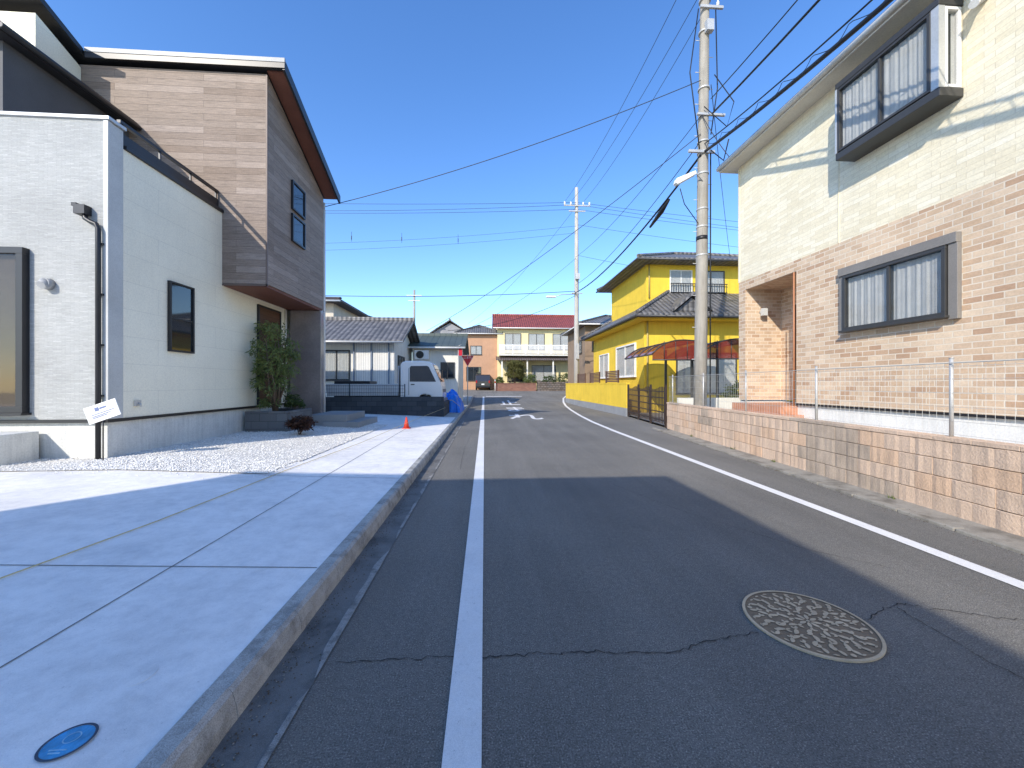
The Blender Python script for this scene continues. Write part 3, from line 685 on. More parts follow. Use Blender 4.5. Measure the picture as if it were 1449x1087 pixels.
h=house('bungalow','white single-storey house with grey tiled gable roof',-11,-4.9,21,26,.25,3.9,'gx',1.3,.6,wallwhite,tile_g,[(-8.6,-7.2,1.7,3.3,1)],[(21.8,23.4,1.6,3.1,0,1)],fascia=galv)
bx('ribbed_cladding',ribw,h,-6.9,-4.88,20.93,20.99,.5,3.7)
for x in (-7.0,-6.1,-5.2): bx('wall_post',M('blue_grey_trim',(.2,.24,.3),.6),h,x,x+.07,20.86,20.925,.4,3.8)
h=house('outbuilding','low white house with dark green metal roof and outdoor unit',-4.7,-1.75,25,30,.3,3.9,'gx',.9,.45,wallwhite,metal_roof,[(-2.9,-2.0,1.9,2.9,0)])
u=bx('outdoor_unit',whitem,h,-4.5,-3.6,24.62,24.99,3.05,3.65,bevel=.02)
m=MB(); m.tube([(-4.15,24.6,3.35),(-4.15,24.615,3.35)],.24,20); m.tube([(-4.15,24.585,3.35),(-4.15,24.6,3.35)],.05,10); mk(m,'fan_grille',black,u)
house('two_storey_house','beige two-storey house with dark roof behind the bungalow',-17,-10.55,27.5,34,.3,7.1,'hip',.9,.75,M('beige_render',(.6,.53,.43),.8,.08,1.5,50,.12),M('dark_roof_sheet',(.06,.05,.05),.6),[])
house('terracotta_house','terracotta rendered house with dark grey hip roof',-3.3,1.6,47.5,55,.9,7.6,'hip',1.3,.5,orange_m,tile_g,[(-1.9,-.5,5.1,6.2,1),(-2.4,-.6,1.9,3.6,0)])
house('grey_house','grey two-storey house with dark gable roof behind others',-7.5,-2.8,56,62,1,9.0,'gy',1.6,.5,M('grey_render',(.3,.3,.31),.8),tile_g,[(-5,-3.8,6.3,7.6,0)])
h=house('red_roof_house','warm cream house with red tiled roof and white balcony',1.4,11.2,47,54,.9,8.5,'gx',1.9,.55,yel2,tile_r,[(2.3,4.3,5.7,7.7,1),(5.2,7.2,5.7,7.7,1),(8.2,10.2,5.7,7.7,1),(2.6,4.6,1.8,3.8,0),(5.6,8.6,1.8,3.8,1)])
bx('balcony_floor',wallwhite,h,1.6,11.0,45.9,46.98,4.9,5.05)
b=MB()
b.box(1.6,11,45.86,45.92,6.1,6.2); b.box(1.6,11,45.88,45.92,5.15,5.22)
for i in range(64): x=1.62+i*.1475; b.box(x,x+.075,45.87,45.91,5.22,6.1)
for i in range(7): x=1.6+i*1.54; b.box(x,x+.12,45.84,45.94,5.05,6.25)
mk(b,'balcony_railing',whitem,h)
m=MB(); m.prism([(45.2,4.3),(47,4.75),(47,4.87),(45.2,4.42)],'x',1.2,11.4); mk(m,'lower_roof',tile_b,h)
for x in (1.9,4.9,8,11): bx('porch_post',wallwhite,h,x-.08,x+.08,45.4,45.55,1,4.35)
o=MB(); o.box(1.0,5.8,44.2,44.45,.6,1.55); o.box(1.0,5.8,44.15,44.5,1.55,1.62); mk(o,'garden_wall',redbrick,label='low red brick garden wall in front of the cream house',category='wall')
o=MB(); o.box(5.9,12,44.1,44.5,.6,1.75); o.box(5.9,6.3,44.05,44.55,.6,1.95); mk(o,'stone_wall',stonem,label='low rough stone garden wall by the junction',category='wall')
bush('garden_tree',(3.4,45.2,1.2),'small rounded garden tree behind the brick wall',3.0,2.3,80,40,.2,leafY,'tree',stems=4,rmin=.35)
for (x,w,hh) in ((5.2,1.6,1.4),(7.6,2.2,1.3),(9.6,1.8,1.5),(1.5,1.2,1.1)):
    b_=bush('garden_shrub',(x,45.0,1.2),'clipped green shrub behind the garden wall',hh,w,30,36,.16,leafA if x<7 else leafB,'shrub',stems=3); b_['group']='shrubs along the garden wall'
house('dark_roof_house','brown two-storey house with dark tiled roofs',8.6,14,33,40,.4,6.6,'hip',1.2,.6,M('brown_render',(.30,.21,.14),.8),tile_g,[(9.2,10.4,4.4,5.6,0)],[(34,36,4.3,5.5,0,-1)])
# ------------------------------------------------------------ yellow house
YH=thing('yellow_house',(11,22,.1),'bright yellow two-storey house with grey tiled hip roofs','house')
m=MB(); m.box(7.95,17,18.9,28,.0,4.9); m.box(8.97,17,21,27,4.9,8.3); mk(m,'wall',yel,YH)
r=MB(); g_=hip(r,8.15,17.8,20.15,27.8,8.2,1.5); rf=mk(r,'upper_roof',tile_g,YH); mk(g_,'gutter',bronze,rf)
r=MB(); g_=hip(r,7.2,17.8,18.0,28.7,4.75,3.1); rf=mk(r,'lower_roof',tile_g,YH); mk(g_,'gutter',bronze,rf)
r=MB(); r.prism([(9.3,5.1),(10.1,5.75),(10.9,5.1)],'y',18.3,21); r.prism([(9.1,5.05),(10.1,5.88),(11.1,5.05),(11.1,5.17),(10.1,6.02),(9.1,5.17)],'y',18.1,21); mk(r,'porch_gable',tile_g,YH)
m=MB(); m.box(7.3,17,18.15,18.88,4.66,4.74); m.box(7.3,7.94,18.88,28,4.66,4.74); mk(m,'eave_lining',yel,YH)
window(YH,W_ny(21),10.3,11.6,6.65,7.9,whitem,2,1,.05,.06,True); window(YH,W_ny(21),11.9,13.5,6.65,7.9,bronze,2,1,.05,.06,True,glass)
window(YH,W_ny(18.9),9.6,12.8,1.0,3.1,bronze,3,1,.06,.06,True,glass)
window(YH,W_nx(7.95),19.9,22.9,1.9,3.7,whitem,2,1,.08,.09,True)
window(YH,W_nx(7.95),24.4,26.4,1.9,3.5,whitem,2,1,.06,.07,True)
m=MB(); wb(m,W_ny(21),10.3,13.6,6.62,6.66,.12,.16); wb(m,W_ny(21),10.3,13.6,7.1,7.14,.12,.16) 
for i in range(24): wb(m,W_ny(21),10.3+i*.14,10.32+i*.14,6.6,7.14,.16,.18)
mk(m,'window_guard',black,YH)
tp_=M('tan_pipe',(.45,.35,.12),.6)
m=MB(); m.tube([(8.1,18.84,4.7),(8.1,18.84,.1)],.045,8); mk(m,'downpipe',tp_,YH)
m=MB(); m.tube([(9.1,20.94,8.2),(9.1,20.94,6.3)],.04,8); mk(m,'downpipe',tp_,YH)
wl=thing('boundary_wall',(6.4,24,0),'yellow rendered boundary wall with grey base and brown slat panels','wall')
def seg(p,q):
    p=Vector((*p,0));q=Vector((*q,0)); d=q-p; return Matrix.Translation(p)@Matrix.Rotation(math.atan2(d.y,d.x),4,'Z'),d.length
T,L=seg((6.55,17.4),(6.35,30))
m=MB(); m.box(0,L,-.07,.07,.38,1.5,0,T); mk(m,'wall_face',yel,wl)
m=MB(); m.box(0,L,-.085,.085,-.05,.378,0,T); mk(m,'wall_base',M('wall_base_grey',(.3,.31,.32),.85,.1,2,40,.15,streak=.2),wl)
m=MB(); m.box(-.01,L+.01,-.09,.09,1.502,1.56,0,T); mk(m,'coping',yel,wl)
for a in (1.2,4.2,7.2):
    m=MB()
    for i in range(7): m.box(a,a+1.9,-.03,.03,1.6+i*.085,1.665+i*.085,0,T)
    m.box(a,a+.06,-.035,.035,1.56,2.2,0,T); m.box(a+1.84,a+1.9,-.035,.035,1.56,2.2,0,T)
    mk(m,'slat_panel',M('brown_slat',(.14,.075,.05),.6),wl)
gt=thing('driveway_gate',(6.3,15,0),'dark iron picket gate across the yellow house driveway','gate')
T,L=seg((6.12,12.75),(6.53,17.3))
m=MB()
n=int(L/.14)
for i in range(n+1):
    a=L*i/n; m.box(a-.013,a+.013,-.012,.012,.12,1.36+.05*math.sin(i*.6),0,T)
for z in (.22,.5,.75,1.0,1.22): m.box(0,L,-.016,.016,z,z+.035,0,T)
for k in range(4): a=.0+k*L/3; m.box(a-.035,a+.035,-.035,.035,.02,1.48,0,T)
mk(m,'gate_panel',M('dark_brown_iron',(.045,.03,.025),.5),gt)
def carport(cp,x0,x1,y0,y1,top):
    m=MB(); n=14; prof=[]
    for k in range(n+1):
        t_=k/n; x=x0+(x1-x0)*t_; z=top-.62*(1-t_)**3.4-.10*t_**2; prof.append((x,z))
    for (a,b) in zip(prof,prof[1:]): m.face([(a[0],y0,a[1]),(b[0],y0,b[1]),(b[0],y1,b[1]),(a[0],y1,a[1])],0,True)
    zb=prof[0][1]-.22
    for (a,b) in zip(prof,prof[1:]): m.face([(a[0],y0-.01,zb),(b[0],y0-.01,zb),(b[0],y0-.01,b[1]-.01),(a[0],y0-.01,a[1]-.01)],0,False)
    mk(m,'translucent_roof',polyc,cp)
    m=MB()
    for k in range(5):
        y=y0+(y1-y0)*k/4; m.tube([(a,y,z+.02) for a,z in prof],.028,6)
    m.tube([(prof[0][0],y0,prof[0][1]),(prof[0][0],y1,prof[0][1])],.03,6); m.tube([(prof[-1][0],y0,prof[-1][1]),(prof[-1][0],y1,prof[-1][1])],.03,6)
    m.tube([(x0,y0-.02,zb),(x1,y0-.02,zb)],.03,6)
    for k in range(1,4): xx=x0+(x1-x0)*k/4; m.tube([(xx,y0-.03,zb),(xx,y0-.03,top-.1)],.014,5)
    mk(m,'roof_rib',bronze,cp)
    m=MB(); m.box(x1-.12,x1-.03,y0+.3,y0+.39,.05,top-.2); m.box(x1-.12,x1-.03,y1-.39,y1-.3,.05,top-.2); mk(m,'post',bronze,cp)
cp=thing('carport',(7.7,15.6,.1),'carport with curved dark red translucent roof on bronze posts','carport','carport units')
carport(cp,6.6,8.5,14.9,17.9,3.30)
cp2=thing('carport',(9.8,15.6,.1),'carport with curved dark red translucent roof beside the first','carport','carport units')
carport(cp2,8.55,10.9,14.7,17.7,3.34)
sheet('yard_paving',[(y,[(6.15+.09*(y-12.4),.06),(12,.06),(24,.06)]) for y in (12.4,14,16,18.9)],M('yard_paving',(.36,.34,.31),.85),0)
o=MB(); o.box(6.9,11,13.4,13.5,.05,1.0); mk(o,'low_partition',wallwhite,label='low pale wall beside the carport',category='wall')
bush('garden_shrub',(9.6,13.9,.06),'green shrub beside the carport',1.5,1.2,40,36,.12,leafB,'shrub',stems=4)
# ------------------------------------------------------------ right: block wall & fence
bw=thing('block_wall',(5.5,5,0),'low wall of split-face tan and peach blocks along the road','wall')
T,L=seg((wallx(-5),-5),(wallx(12.35),12.35))
m=MB(); m.box(0,L,-.15,-.016,-.05,.84,0,T); mk(m,'mortar_core',mortm,bw)
m=MB()
nb=int(L/.4); rw=random.Random(21)
for row in range(4):
    for i in range(-1,nb+1):
        a=i*.4+(.2 if row%2 else 0)+.001; a2=a+.398
        if a<0:a=0
        if a2>L:a2=L
        if a2-a<.05: continue
        Y=-5+(a+a2)/2*.996
        mi=rw.choice([0,0,1,1,3])
        if 5.0<Y<6.35 or (9.5<Y<10.1 and row>1) or (row==0 and rw.random()<.10): mi=2
        j=rw.uniform(-.002,.002); z0_=.03+row*.205
        nf=8; w=(a2-a)/nf
        dep=[.020+j+(-.006 if q in (0,nf) else 0)+(-.005 if q==4 else 0)+rw.uniform(-.0035,.0035) for q in range(nf+1)]
        zz=[z0_,z0_+.006,z0_+.194,z0_+.200]; off=[-.007,0,0,-.007]
        for q in range(nf):
            for k in range(3):
                P=[(a+q*w,dep[q]+off[k],zz[k]),(a+(q+1)*w,dep[q+1]+off[k],zz[k]),(a+(q+1)*w,dep[q+1]+off[k+1],zz[k+1]),(a+q*w,dep[q]+off[k+1],zz[k+1])]
                m.face([tuple(T@Vector(p)) for p in P][::-1],mi,False)
        for aa,q in ((a,0),(a2,nf)): m.face([tuple(T@Vector(p)) for p in ((aa,-.017,zz[0]),(aa,dep[q],zz[0]),(aa,dep[q],zz[3]),(aa,-.017,zz[3]))],mi)
        for k in (0,3): m.face([tuple(T@Vector(p)) for p in ((a,-.017,zz[k]),(a2,-.017,zz[k]),(a2,dep[nf]+off[k],zz[k]),(a,dep[0]+off[k],zz[k]))],mi)
mk(m,'block_face',blk,bw)
m=MB()
i=0
while i*.4<L:
    m.box(i*.4+.001,min(L,i*.4+.399),-.16,.024,.850,.90,2 if 5<-5+i*.4<6.3 or rw.random()<.08 else rw.choice([0,1]),T); i+=1
mk(m,'coping',blk,bw,bevel=.005)
fn=thing('mesh_fence',(5.5,5,.9),'galvanised wire mesh fence on top of the block wall','fence')
Tf=T@Matrix.Translation((0,-.07,0))
m=MB()
n=int(L/.08)
for i in range(n+1):
    a=L*i/n; m.tube([(a,0,.90),(a,0,1.72)],.0018,3,cap=False,T=Tf)
for z in (.93,1.08,1.24,1.40,1.56,1.70,1.735): m.tube([(0,.004,z),(L,.004,z)],.0022,4,cap=False,T=Tf)
m.tube([(0,.02,1.74),(L,.02,1.74)],.0045,6,cap=False,T=Tf)
mk(m,'wire_mesh',M('mesh_wire',(.5,.5,.47),.5,.05,4,60,0),fn)
for Yp in (-3.2,-1.2,.4,2.2,4.05,6.05,8.05,10.0,12.1):
    a=(Yp+5)/.996
    m=MB(); m.tube([(a,-.01,.88),(a,-.01,1.79)],.019,10,T=Tf); m.tube([(a,-.01,1.79),(a,-.01,1.80)],.023,10,T=Tf); mk(m,'fence_post',galv,fn)
for (y,s_) in ((3.1,.10),(4.6,.07),(6.9,.09),(8.3,.12),(10.4,.1)):
    t=thing('weed_tuft',(wallx(y)-.08,y,.03),'small green weed tuft at the foot of the block wall','weed','weeds along the wall')
    m=MB()
    for _ in range(16):
        a=R.uniform(0,6.28); d=Vector((math.cos(a),math.sin(a),R.uniform(.5,1.6))).normalized()*s_*R.uniform(.5,1); p=Vector((wallx(y)-.08+R.uniform(-.02,.02),y+R.uniform(-.05,.05),.035)); e=Vector((-d.y,d.x,0)).normalized()*.006
        m.face([p-e,p+e,p+d])
    mk(m,'blades',leafA,t)
# ------------------------------------------------------------ right: brick house
BH=thing('brick_house',(9,4,.6),'two-storey house with brick tile lower storey and cream tile upper','house')
m=MB(); m.box(6.53,14,-4,7.66,.4,1.06); m.box(6.53,14,9.25,9.49,.4,1.06); m.box(7.46,14,7.66,9.25,.4,1.06); mk(m,'foundation',M('white_foundation',(.78,.77,.72),.8,.06,2,40,.1,streak=.15),BH)
bx('base_flashing',black,BH,6.485,6.53,-4,7.66,1.06,1.10)
m=MB()
X=6.5;zt=4.1;zb=1.10;za=3.87
m.box(X,14,-4,7.66,zb,zt); m.box(X,14,7.66,9.25,za,zt); m.box(X,14,9.25,9.5,zb,zt); m.box(7.45,14,7.66,9.25,zb,za)
mk(m,'lower_wall',brick_m,BH)
bx('upper_wall',cream_m,BH,X+.004,14,-4,9.496,zt+.002,7.06)
m=MB(); m.box(X-.008,X+.01,6.68,6.695,zt,7.0); m.box(X-.012,X+.012,9.47,9.51,zt,7.0); mk(m,'joint_trim',M('cream_trim',(.78,.69,.50),.6),BH)
bx('soffit',M('cream_soffit',(.76,.71,.60),.7),BH,6.13,14.4,-4.5,9.68,7.06,7.10)
m=MB(); m.box(6.10,6.13,-4.5,9.71,7.03,7.17); m.box(6.13,14.4,9.68,9.71,7.03,7.17); m.tube([(6.06,-4.5,7.12),(6.06,9.7,7.10)],.05,8); mk(m,'fascia',M('cream_fascia',(.72,.68,.60),.5),BH)
m=MB(); m.prism([(6.05,7.171),(10.2,8.7),(14.5,7.171)],'y',-4.5,9.72); mk(m,'roof',tile_b,BH)
NX=W_nx(6.5)
m=MB(); wb(m,NX,4.84,6.62,3.45,3.59,0,.09); wb(m,NX,4.84,4.95,2.40,3.45,0,.07); wb(m,NX,6.53,6.62,2.46,3.45,0,.06)
mk(m,'window_surround',greyfr,BH,bevel=.005)
window(BH,NX,4.96,6.52,2.46,3.44,bronze,2,1,.05,.10,True,glass)
bx('bay_window_sill',bronze,BH,6.14,6.5,4.82,6.38,5.42,5.54,bevel=.008)
bx('bay_window_hood',bronze,BH,6.13,6.5,4.82,6.38,6.66,6.76,bevel=.008)
bx('bay_window_back',darkroom,BH,6.40,6.498,4.9,6.3,5.55,6.66)
window(BH,W_nx(6.22),4.93,6.34,5.55,6.65,bronze,2,1,.04,.09,True,glass,sill=False)
window(BH,W_ny(4.90),6.24,6.48,5.55,6.65,whitem,1,1,.04,.07,True,glass,sill=False)
bx('bay_corner_post',alum,BH,6.14,6.235,4.83,4.925,5.541,6.659); bx('bay_corner_post',alum,BH,6.13,6.22,6.345,6.38,5.541,6.659)
m=MB(); m.box(6.38,6.5,4.55,4.66,6.5,6.6); m.tube([(6.40,4.6,6.5),(6.3,4.57,6.42)],[.04,.05],10); mk(m,'security_light',whitem,BH)
m=MB(); m.box(6.15,7.45,7.66,9.25,.62,1.04); m.box(5.95,6.9,7.5,9.4,.62,.86); mk(m,'entrance_step',terra,BH,bevel=.01)
dd=bx('door',brown_door,BH,7.38,7.448,7.85,8.75,1.10,3.4)
m=MB(); m.tube([(7.34,7.95,1.9),(7.34,7.95,2.5)],.015,8); mk(m,'handle',alum,dd)
m=MB(); m.tube([(6.9,9.25,3.3),(6.9,9.17,3.3)],.04,10); m.box(6.84,6.96,9.08,9.17,3.2,3.38); mk(m,'porch_lamp',M('lamp_white',(.6,.6,.56),.4),BH)
m=MB(); m.tube([(6.47,7.69,1.0),(6.47,7.69,3.85)],.016,8); mk(m,'entrance_pipe',M('orange_pipe',(.45,.2,.1),.5),BH)
# ------------------------------------------------------------ poles
GR='utility poles along the street'
P1=thing('utility_pole',(6.03,10.5,0),'tall tapering concrete utility pole with street lamp and cable fittings','utility pole',GR)
def px(z): return 6.03+.012*z
m=MB(); m.tube([(px(z),10.5,z) for z in (0,3,6,9,12,14.6)],[.175,.165,.15,.135,.12,.105],20); mk(m,'pole_shaft',polem,P1)
m=MB()
for i in range(22):
    z=2.2+i*.45; s_=1 if i%2 else -1
    m.tube([(px(z),10.5,z),(px(z)+s_*.26,10.5,z)],.009,5)
for z in (5.1,5.9,6.4,7.4,8.0,8.3,9.8,11.4,12.3): m.tube([(px(z),10.5,z),(px(z),10.5,z+.05)],.158,16)
mk(m,'step_bolts_and_bands',galv,P1)
for z,w in ((12.0,.6),(13.2,1.1),(14.2,.9)): bx('crossarm',galv,P1,px(z)-w*.35,px(z)+w*.75,10.33,10.39,z,z+.07)
bx('cable_bracket',galv,P1,px(8)-.5,px(8)+.25,10.33,10.39,7.95,8.02); bx('cable_bracket',galv,P1,px(8)-.25,px(8)+.55,10.33,10.39,9.0,9.06)
bx('junction_box',galv,P1,6.1,6.3,10.24,10.38,11.3,11.6)
for z,xx in ((12.08,.3),(13.28,-.3),(13.28,.35),(13.28,.75),(14.28,-.2),(14.28,.3),(14.28,.6)):
    m=MB(); m.tube([(px(12)+xx,10.36,z+q) for q in (0,.02,.035,.05,.07,.085,.11,.14)],[.02,.045,.025,.045,.025,.045,.025,.02],8); mk(m,'insulator',whitem,P1)
m=MB(); m.tube([(px(7),10.4,7.1),(px(7)-.25,10.35,7.35),(px(7)-.55,10.3,7.3)],.018,6); mk(m,'lamp_arm',galv,P1)
m=MB(); m.prism([(5.18,7.02),(5.24,6.97),(5.78,7.28),(5.75,7.37),(5.22,7.14)],'y',10.2,10.36); mk(m,'street_lamp_head',whitem,P1,bevel=.012)
m=MB(); m.tube([(px(6)-.16,10.42,6.0),(px(6)-.6,10.35,6.5),(px(6)-.75,10.3,6.9)],.012,5); m.tube([(px(9)+.16,10.4,8.5),(px(9)+.35,10.4,9.8),(px(9)+.3,10.4,12)],.016,5);m.tube([(px(9)-.16,10.4,8.0),(px(9)-.45,10.4,10.2),(px(9)-.2,10.4,12)],.016,5); m.tube([(px(6)+.16,10.38,.8),(px(8)+.15,10.38,8)],.018,6)
m.tube([(px(9)-.1,10.3,9.2),(px(9)+.5,10.2,8.6),(px(9)+.7,10.2,9.3),(px(9)+.2,10.3,10.1)],.014,5)
m.tube([(px(8)+.1,10.3,8.0),(px(8)+.35,10.1,7.6),(px(8)+.3,9.8,8.0)],.018,5)
mk(m,'pole_cable',cable,P1)
m=MB(); m.tube([(px(5.3),10.5,5.55),(px(5.3),10.5,5.66)],.156,16); mk(m,'pole_tag',black,P1)
P2=thing('utility_pole',(6.55,27.5,.0),'distant concrete utility pole with crossarms behind the yellow wall','utility pole',GR)
m=MB(); m.tube([(6.55,27.5,z) for z in (0,5,10,15.7)],[.2,.175,.15,.12],14); mk(m,'pole_shaft',M('pale_pole_concrete',(.48,.45,.40),.85,.1,2.5,50,.2,streak=.2),P2)
for z,w in ((14.3,.95),(13.9,.6),(8.0,.4)): bx('crossarm',galv,P2,6.55-w,6.55+w,27.3,27.37,z,z+.07)
m=MB(); m.tube([(6.55,27.4,8.0),(5.4,27.3,7.9),(4.9,27.3,7.75)],.03,6); mk(m,'lamp_arm',galv,P2)
for x in (-.9,-.45,.45,.9):
    m=MB(); m.tube([(6.55+x,27.34,14.37),(6.55+x,27.34,14.6)],[.07,.05],8); mk(m,'insulator',whitem,P2)
bx('street_lamp_head',whitem,P2,4.3,5.0,27.2,27.42,7.68,7.8,bevel=.02)
bx('junction_box',galv,P2,6.4,6.7,27.1,27.3,9.0,9.4); bx('pole_notice',galv,P2,6.45,6.65,27.15,27.3,3.3,4.4)
P3=thing('utility_pole',(-9.5,52,1),'distant slim utility pole behind the houses','utility pole',GR)
m=MB(); m.tube([(-9.5,52,z) for z in (0,7,14)],[.19,.16,.12],10); mk(m,'pole_shaft',polem,P3)
bx('crossarm',galv,P3,-10.5,-8.5,51.8,51.88,13.2,13.3); bx('crossarm',galv,P3,-10.3,-8.7,51.8,51.88,12.5,12.6)
# ------------------------------------------------------------ wires
def wire(p,q,sag=.3,r=.012,mt=None,label='thin overhead wire between poles',n=24,name='overhead_cable'):
    p=Vector(p);q=Vector(q); m=MB()
    m.tube([p.lerp(q,k/n)-Vector((0,0,sag*4*(k/n)*(1-k/n))) for k in range(n+1)],r,5)
    mk(m,name,mt or wirem,label=label,category='cable',group='overhead cables')
th='thick black overhead cable bundle running from the concrete pole'
wire((6.1,10.4,8.0),(2.3,-22,8.0),2.3,.040,cable,th,48)
m=MB(); P=[]
for k in range(160):
    t_=k/160*.55; p=Vector((6.1,10.4,8.0)).lerp(Vector((2.3,-22,8.0)),t_)-Vector((0,0,2.3*4*t_*(1-t_)))
    P.append(p+Vector((.055*math.cos(k*.9),0,.10+.055*math.sin(k*.9))))
m.tube(P,.006,4); mk(m,'overhead_cable',cable,label='thin spiral hanger wire wound along the thick cable bundle',category='cable',group='overhead cables')
wire((6.1,10.4,8.22),(2.3,-22,8.22),2.3,.015,cable,th,48)
wire((6.3,10.4,9.05),(3.9,-22,9.6),1.6,.026,cable,th); wire((6.3,10.4,9.5),(4.0,-22,9.9),1.5,.014,cable)
wire((6.0,10.4,7.9),(6.4,27.3,8.05),.55,.032,cable,'thick black overhead cable sagging between the two poles')
wire((6.0,10.4,8.3),(6.4,27.3,8.6),.5,.012); wire((6.0,10.4,9.0),(6.4,27.3,10.6),.4,.010)
m=MB(); m.tube([(6.07,12.4,7.62),(6.09,13.0,7.5),(6.12,14.0,7.36)],[.035,.085,.04],10); mk(m,'cable_joint_sleeve',cable,label='black cable joint sleeve hanging on overhead cable',category='cable')
for xx,z,xf,zf_ in ((-.3,13.4,-.9,14.6),(.35,13.4,-.45,14.6),(.75,13.4,.45,14.6)):
    wire((px(12)+xx,10.4,z),(6.55+xf,27.3,zf_),.5,.010); wire((px(12)+xx,10.4,z),(5.6+xx,-22,z+.3),.7,.010)
wire((6.0,10.4,10.0),(-5.2,12.6,7.1),.25,.011,None,'thin service wire from the pole to the modern house')
wire((6.0,10.4,8.5),(-3.8,25,4.9),.35,.011,None,'thin service wire from the pole to the outbuilding')
wire((6.0,10.4,9.1),(6.5,9.6,7.2),.1,.011,None,'thin service wire from the pole to the brick house')
wire((6.3,10.4,9.9),(16,24,8.6),.4,.010); 
for z,s_ in ((14.6,.3),(14.45,.5),(14.1,.4)):
    wire((6.5,27.4,z),(-45,30,z+.9),s_*2.0,.013); wire((6.5,27.4,z),(60,31,z-1),s_*2,.013)
for z in (12.9,12.4): wire((6.5,27.4,z),(-45,30,z),1.5,.009)
wire((6.5,27.4,13),(50,28,10.8),.8,.011); wire((6.5,27.4,10.8),(40,28,8),.8,.011)
wire((6.5,27.4,8.2),(-30,30,9.2),.8,.02,cable); wire((6.5,27.4,7.9),(-2.5,25.5,5.0),.5,.016,cable)
wire((6.5,27.4,10.6),(-2,25.5,4.8),.5,.010); wire((6.5,27.4,14.3),(-2.2,48,9),.8,.010)
for x in (-9.5,-6,-2):
    m=MB(); m.tube([(x,28,12.3),(x,28,12.02),(x,28,12.0),(x,28,11.75),(x,28,11.73),(x,28,11.6)],[.012,.012,.03,.03,.012,.012],6)
    mk(m,'hanging_cable_marker',wirem,label='small dark marker hanging from overhead wire',category='cable fitting',group='hanging cable markers')
# ------------------------------------------------------------ signs
t=thing('stop_sign',(-1.45,26,.2),'red inverted triangle stop sign on slim pole by the kerb','road sign')
sx,sy,sz=-1.22,25.9,3.15
def tri(s_,y,mat,nm,par):
    a=[(-.5*s_,.29*s_),(.5*s_,.29*s_),(0,-.577*s_)]; pts=[]
    for k in range(3):
        p=Vector(a[k]);n1=Vector(a[(k+1)%3])-p;n0=Vector(a[k-1])-p
        for f in (n0.normalized()*.07,n0.normalized()*.02+n1.normalized()*.02,n1.normalized()*.07): pts.append((sx+p.x+f.x,sz+p.y+f.y))
    m=MB(); m.prism(pts,'y',y,y+.006); return mk(m,nm,mat,par)
tri(.86,sy,whitem,'sign_border',t); tri(.80,sy-.008,signred,'sign_plate',t)
text('止まれ',whitem,'sign_lettering',lambda c:(sx+c.x*.19,sy-.0105,sz+.10+c.y*.19),1,parent=t)
m=MB(); m.tube([(-1.22,25.96,.1),(-1.22,25.96,3.5)],.035,10); mk(m,'sign_post',galv,t)
t=thing('banner_pole',(-1.75,24.6,.2),'slim pole with a narrow red vertical banner','banner')
o=MB(); o.tube([(-1.75,24.6,.2),(-1.75,24.6,3.9)],.025,8); o.tube([(-1.75,24.6,3.9),(-1.55,24.6,4.0)],.02,6); mk(o,'pole',galv,t)
bx('banner',signred,t,-1.72,-1.5,24.59,24.6,3.3,3.85)
t=thing('marker_post',(1.05,43.9,.5),'thin white road marker post with orange band','post')
o=MB(); o.tube([(1.05,43.9,.7),(1.05,43.9,2.0)],.05,8); mk(o,'post',whitem,t); o=MB(); o.tube([(1.05,43.9,1.6),(1.05,43.9,1.8)],.056,8); mk(o,'band',redp,t)
# minivan
cx_,cy_,cz_=-.35,45.6,gz(45.6)
T=Matrix.Translation((cx_,cy_,cz_))
cv=thing('parked_minivan',(cx_,cy_,cz_),'dark minivan parked in front of the terracotta house','car')
m=MB(); m.prism([(0,.35),(0,1.05),(.25,1.75),(.45,1.86),(2.9,1.86),(3.6,1.2),(4.3,1.0),(4.4,.4)],'x',-.86,.86,0,T); mk(m,'body',cardark,cv,bevel=.05)
m=MB(); m.face([tuple(T@Vector(q)) for q in ((-.72,.03,1.13),(.72,.03,1.13),(.66,.24,1.7),(-.66,.24,1.7))])
for s_ in (-1,1): m.prism([(.4,1.15),(.5,1.7),(2.8,1.7),(3.3,1.2)],'x',s_*.862,s_*.868,0,T)
mk(m,'window',dglass,cv)
for s_ in (-1,1):
    m=MB(); m.box(s_*.68,s_*.83,-.02,.0,.85,1.15,0,T); mk(m,'tail_light',lampred,cv)
    for wy in (.8,3.5):
        m=MB(); m.tube([tuple(T@Vector((s_*.68,wy,.32))),tuple(T@Vector((s_*.87,wy,.32)))],.32,18); mk(m,'wheel',tyre,cv)
m=MB(); m.box(-.17,.17,-.02,-.003,.62,.78,0,T); mk(m,'number_plate',whitem,cv)
m=MB(); m.box(-.84,.84,-.05,.1,.32,.52,0,T); mk(m,'bumper',black,cv,bevel=.02)
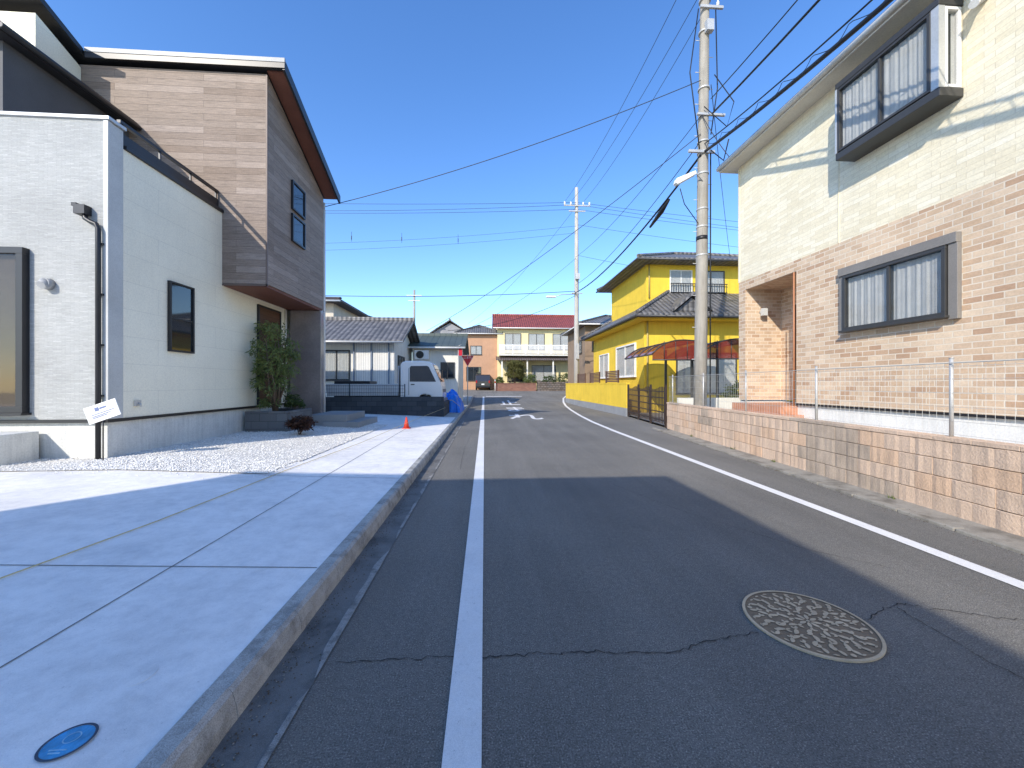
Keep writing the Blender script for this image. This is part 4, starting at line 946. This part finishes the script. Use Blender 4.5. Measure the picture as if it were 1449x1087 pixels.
# ------------------------------------------------------------ house across the driveway (casts the foreground shadow)
NB=thing('neighbour_house',(-6.5,-7,.2),'flat-roofed white house across the driveway','house')
bx('wall',wallwhite,NB,-9.1,-3,-12,-2.4,.1,6.3)
bx('roof_parapet',darkgrey,NB,-9.12,-2.98,-12.02,-2.38,6.3,6.47)
window(NB,W_px(-3),-6,-4.4,1.2,2.6,bronze,2,1,.05,.07,True); window(NB,W_px(-3),-6,-4.4,4.0,5.2,bronze,2,1,.05,.07,True)
# ------------------------------------------------------------ light, sky, camera
EL=math.radians(32); AZ=math.radians(35)
trav=Vector((math.sin(AZ)*math.cos(EL),math.cos(AZ)*math.cos(EL),-math.sin(EL)))
sl=bpy.data.lights.new('sun','SUN'); sl.energy=5.0; sl.angle=math.radians(.53); sl.color=(1,.93,.82)
so=bpy.data.objects.new('sun',sl); so.rotation_euler=trav.to_track_quat('-Z','Y').to_euler(); so.location=(-20,-30,40); COL.objects.link(so)
w=bpy.data.worlds.new('World'); SC.world=w; w.use_nodes=True; nt=w.node_tree
sky=nt.nodes.new('ShaderNodeTexSky'); sky.sky_type='NISHITA'; sky.sun_disc=False; sky.sun_elevation=EL; sky.sun_rotation=math.radians(215)
sky.air_density=1.0; sky.dust_density=.2; sky.ozone_density=2.6; sky.altitude=0
bg=nt.nodes['Background']; bg.inputs['Strength'].default_value=.15
hs=nt.nodes.new('ShaderNodeHueSaturation'); hs.inputs['Hue'].default_value=.508; hs.inputs['Saturation'].default_value=1.22; hs.inputs['Value'].default_value=2.1
nt.links.new(sky.outputs[0],hs.inputs['Color']); nt.links.new(hs.outputs[0],bg.inputs[0])
cam=bpy.data.cameras.new('camera'); co=bpy.data.objects.new('camera',cam); COL.objects.link(co)
co.location=(0,0,1.5); co.rotation_euler=(math.radians(90),0,math.radians(-3.88)); cam.sensor_width=36; cam.lens=13.54; cam.clip_start=.05; cam.clip_end=3000
SC.camera=co
SC.view_settings.view_transform='Standard'; SC.view_settings.look='None'; SC.view_settings.exposure=0
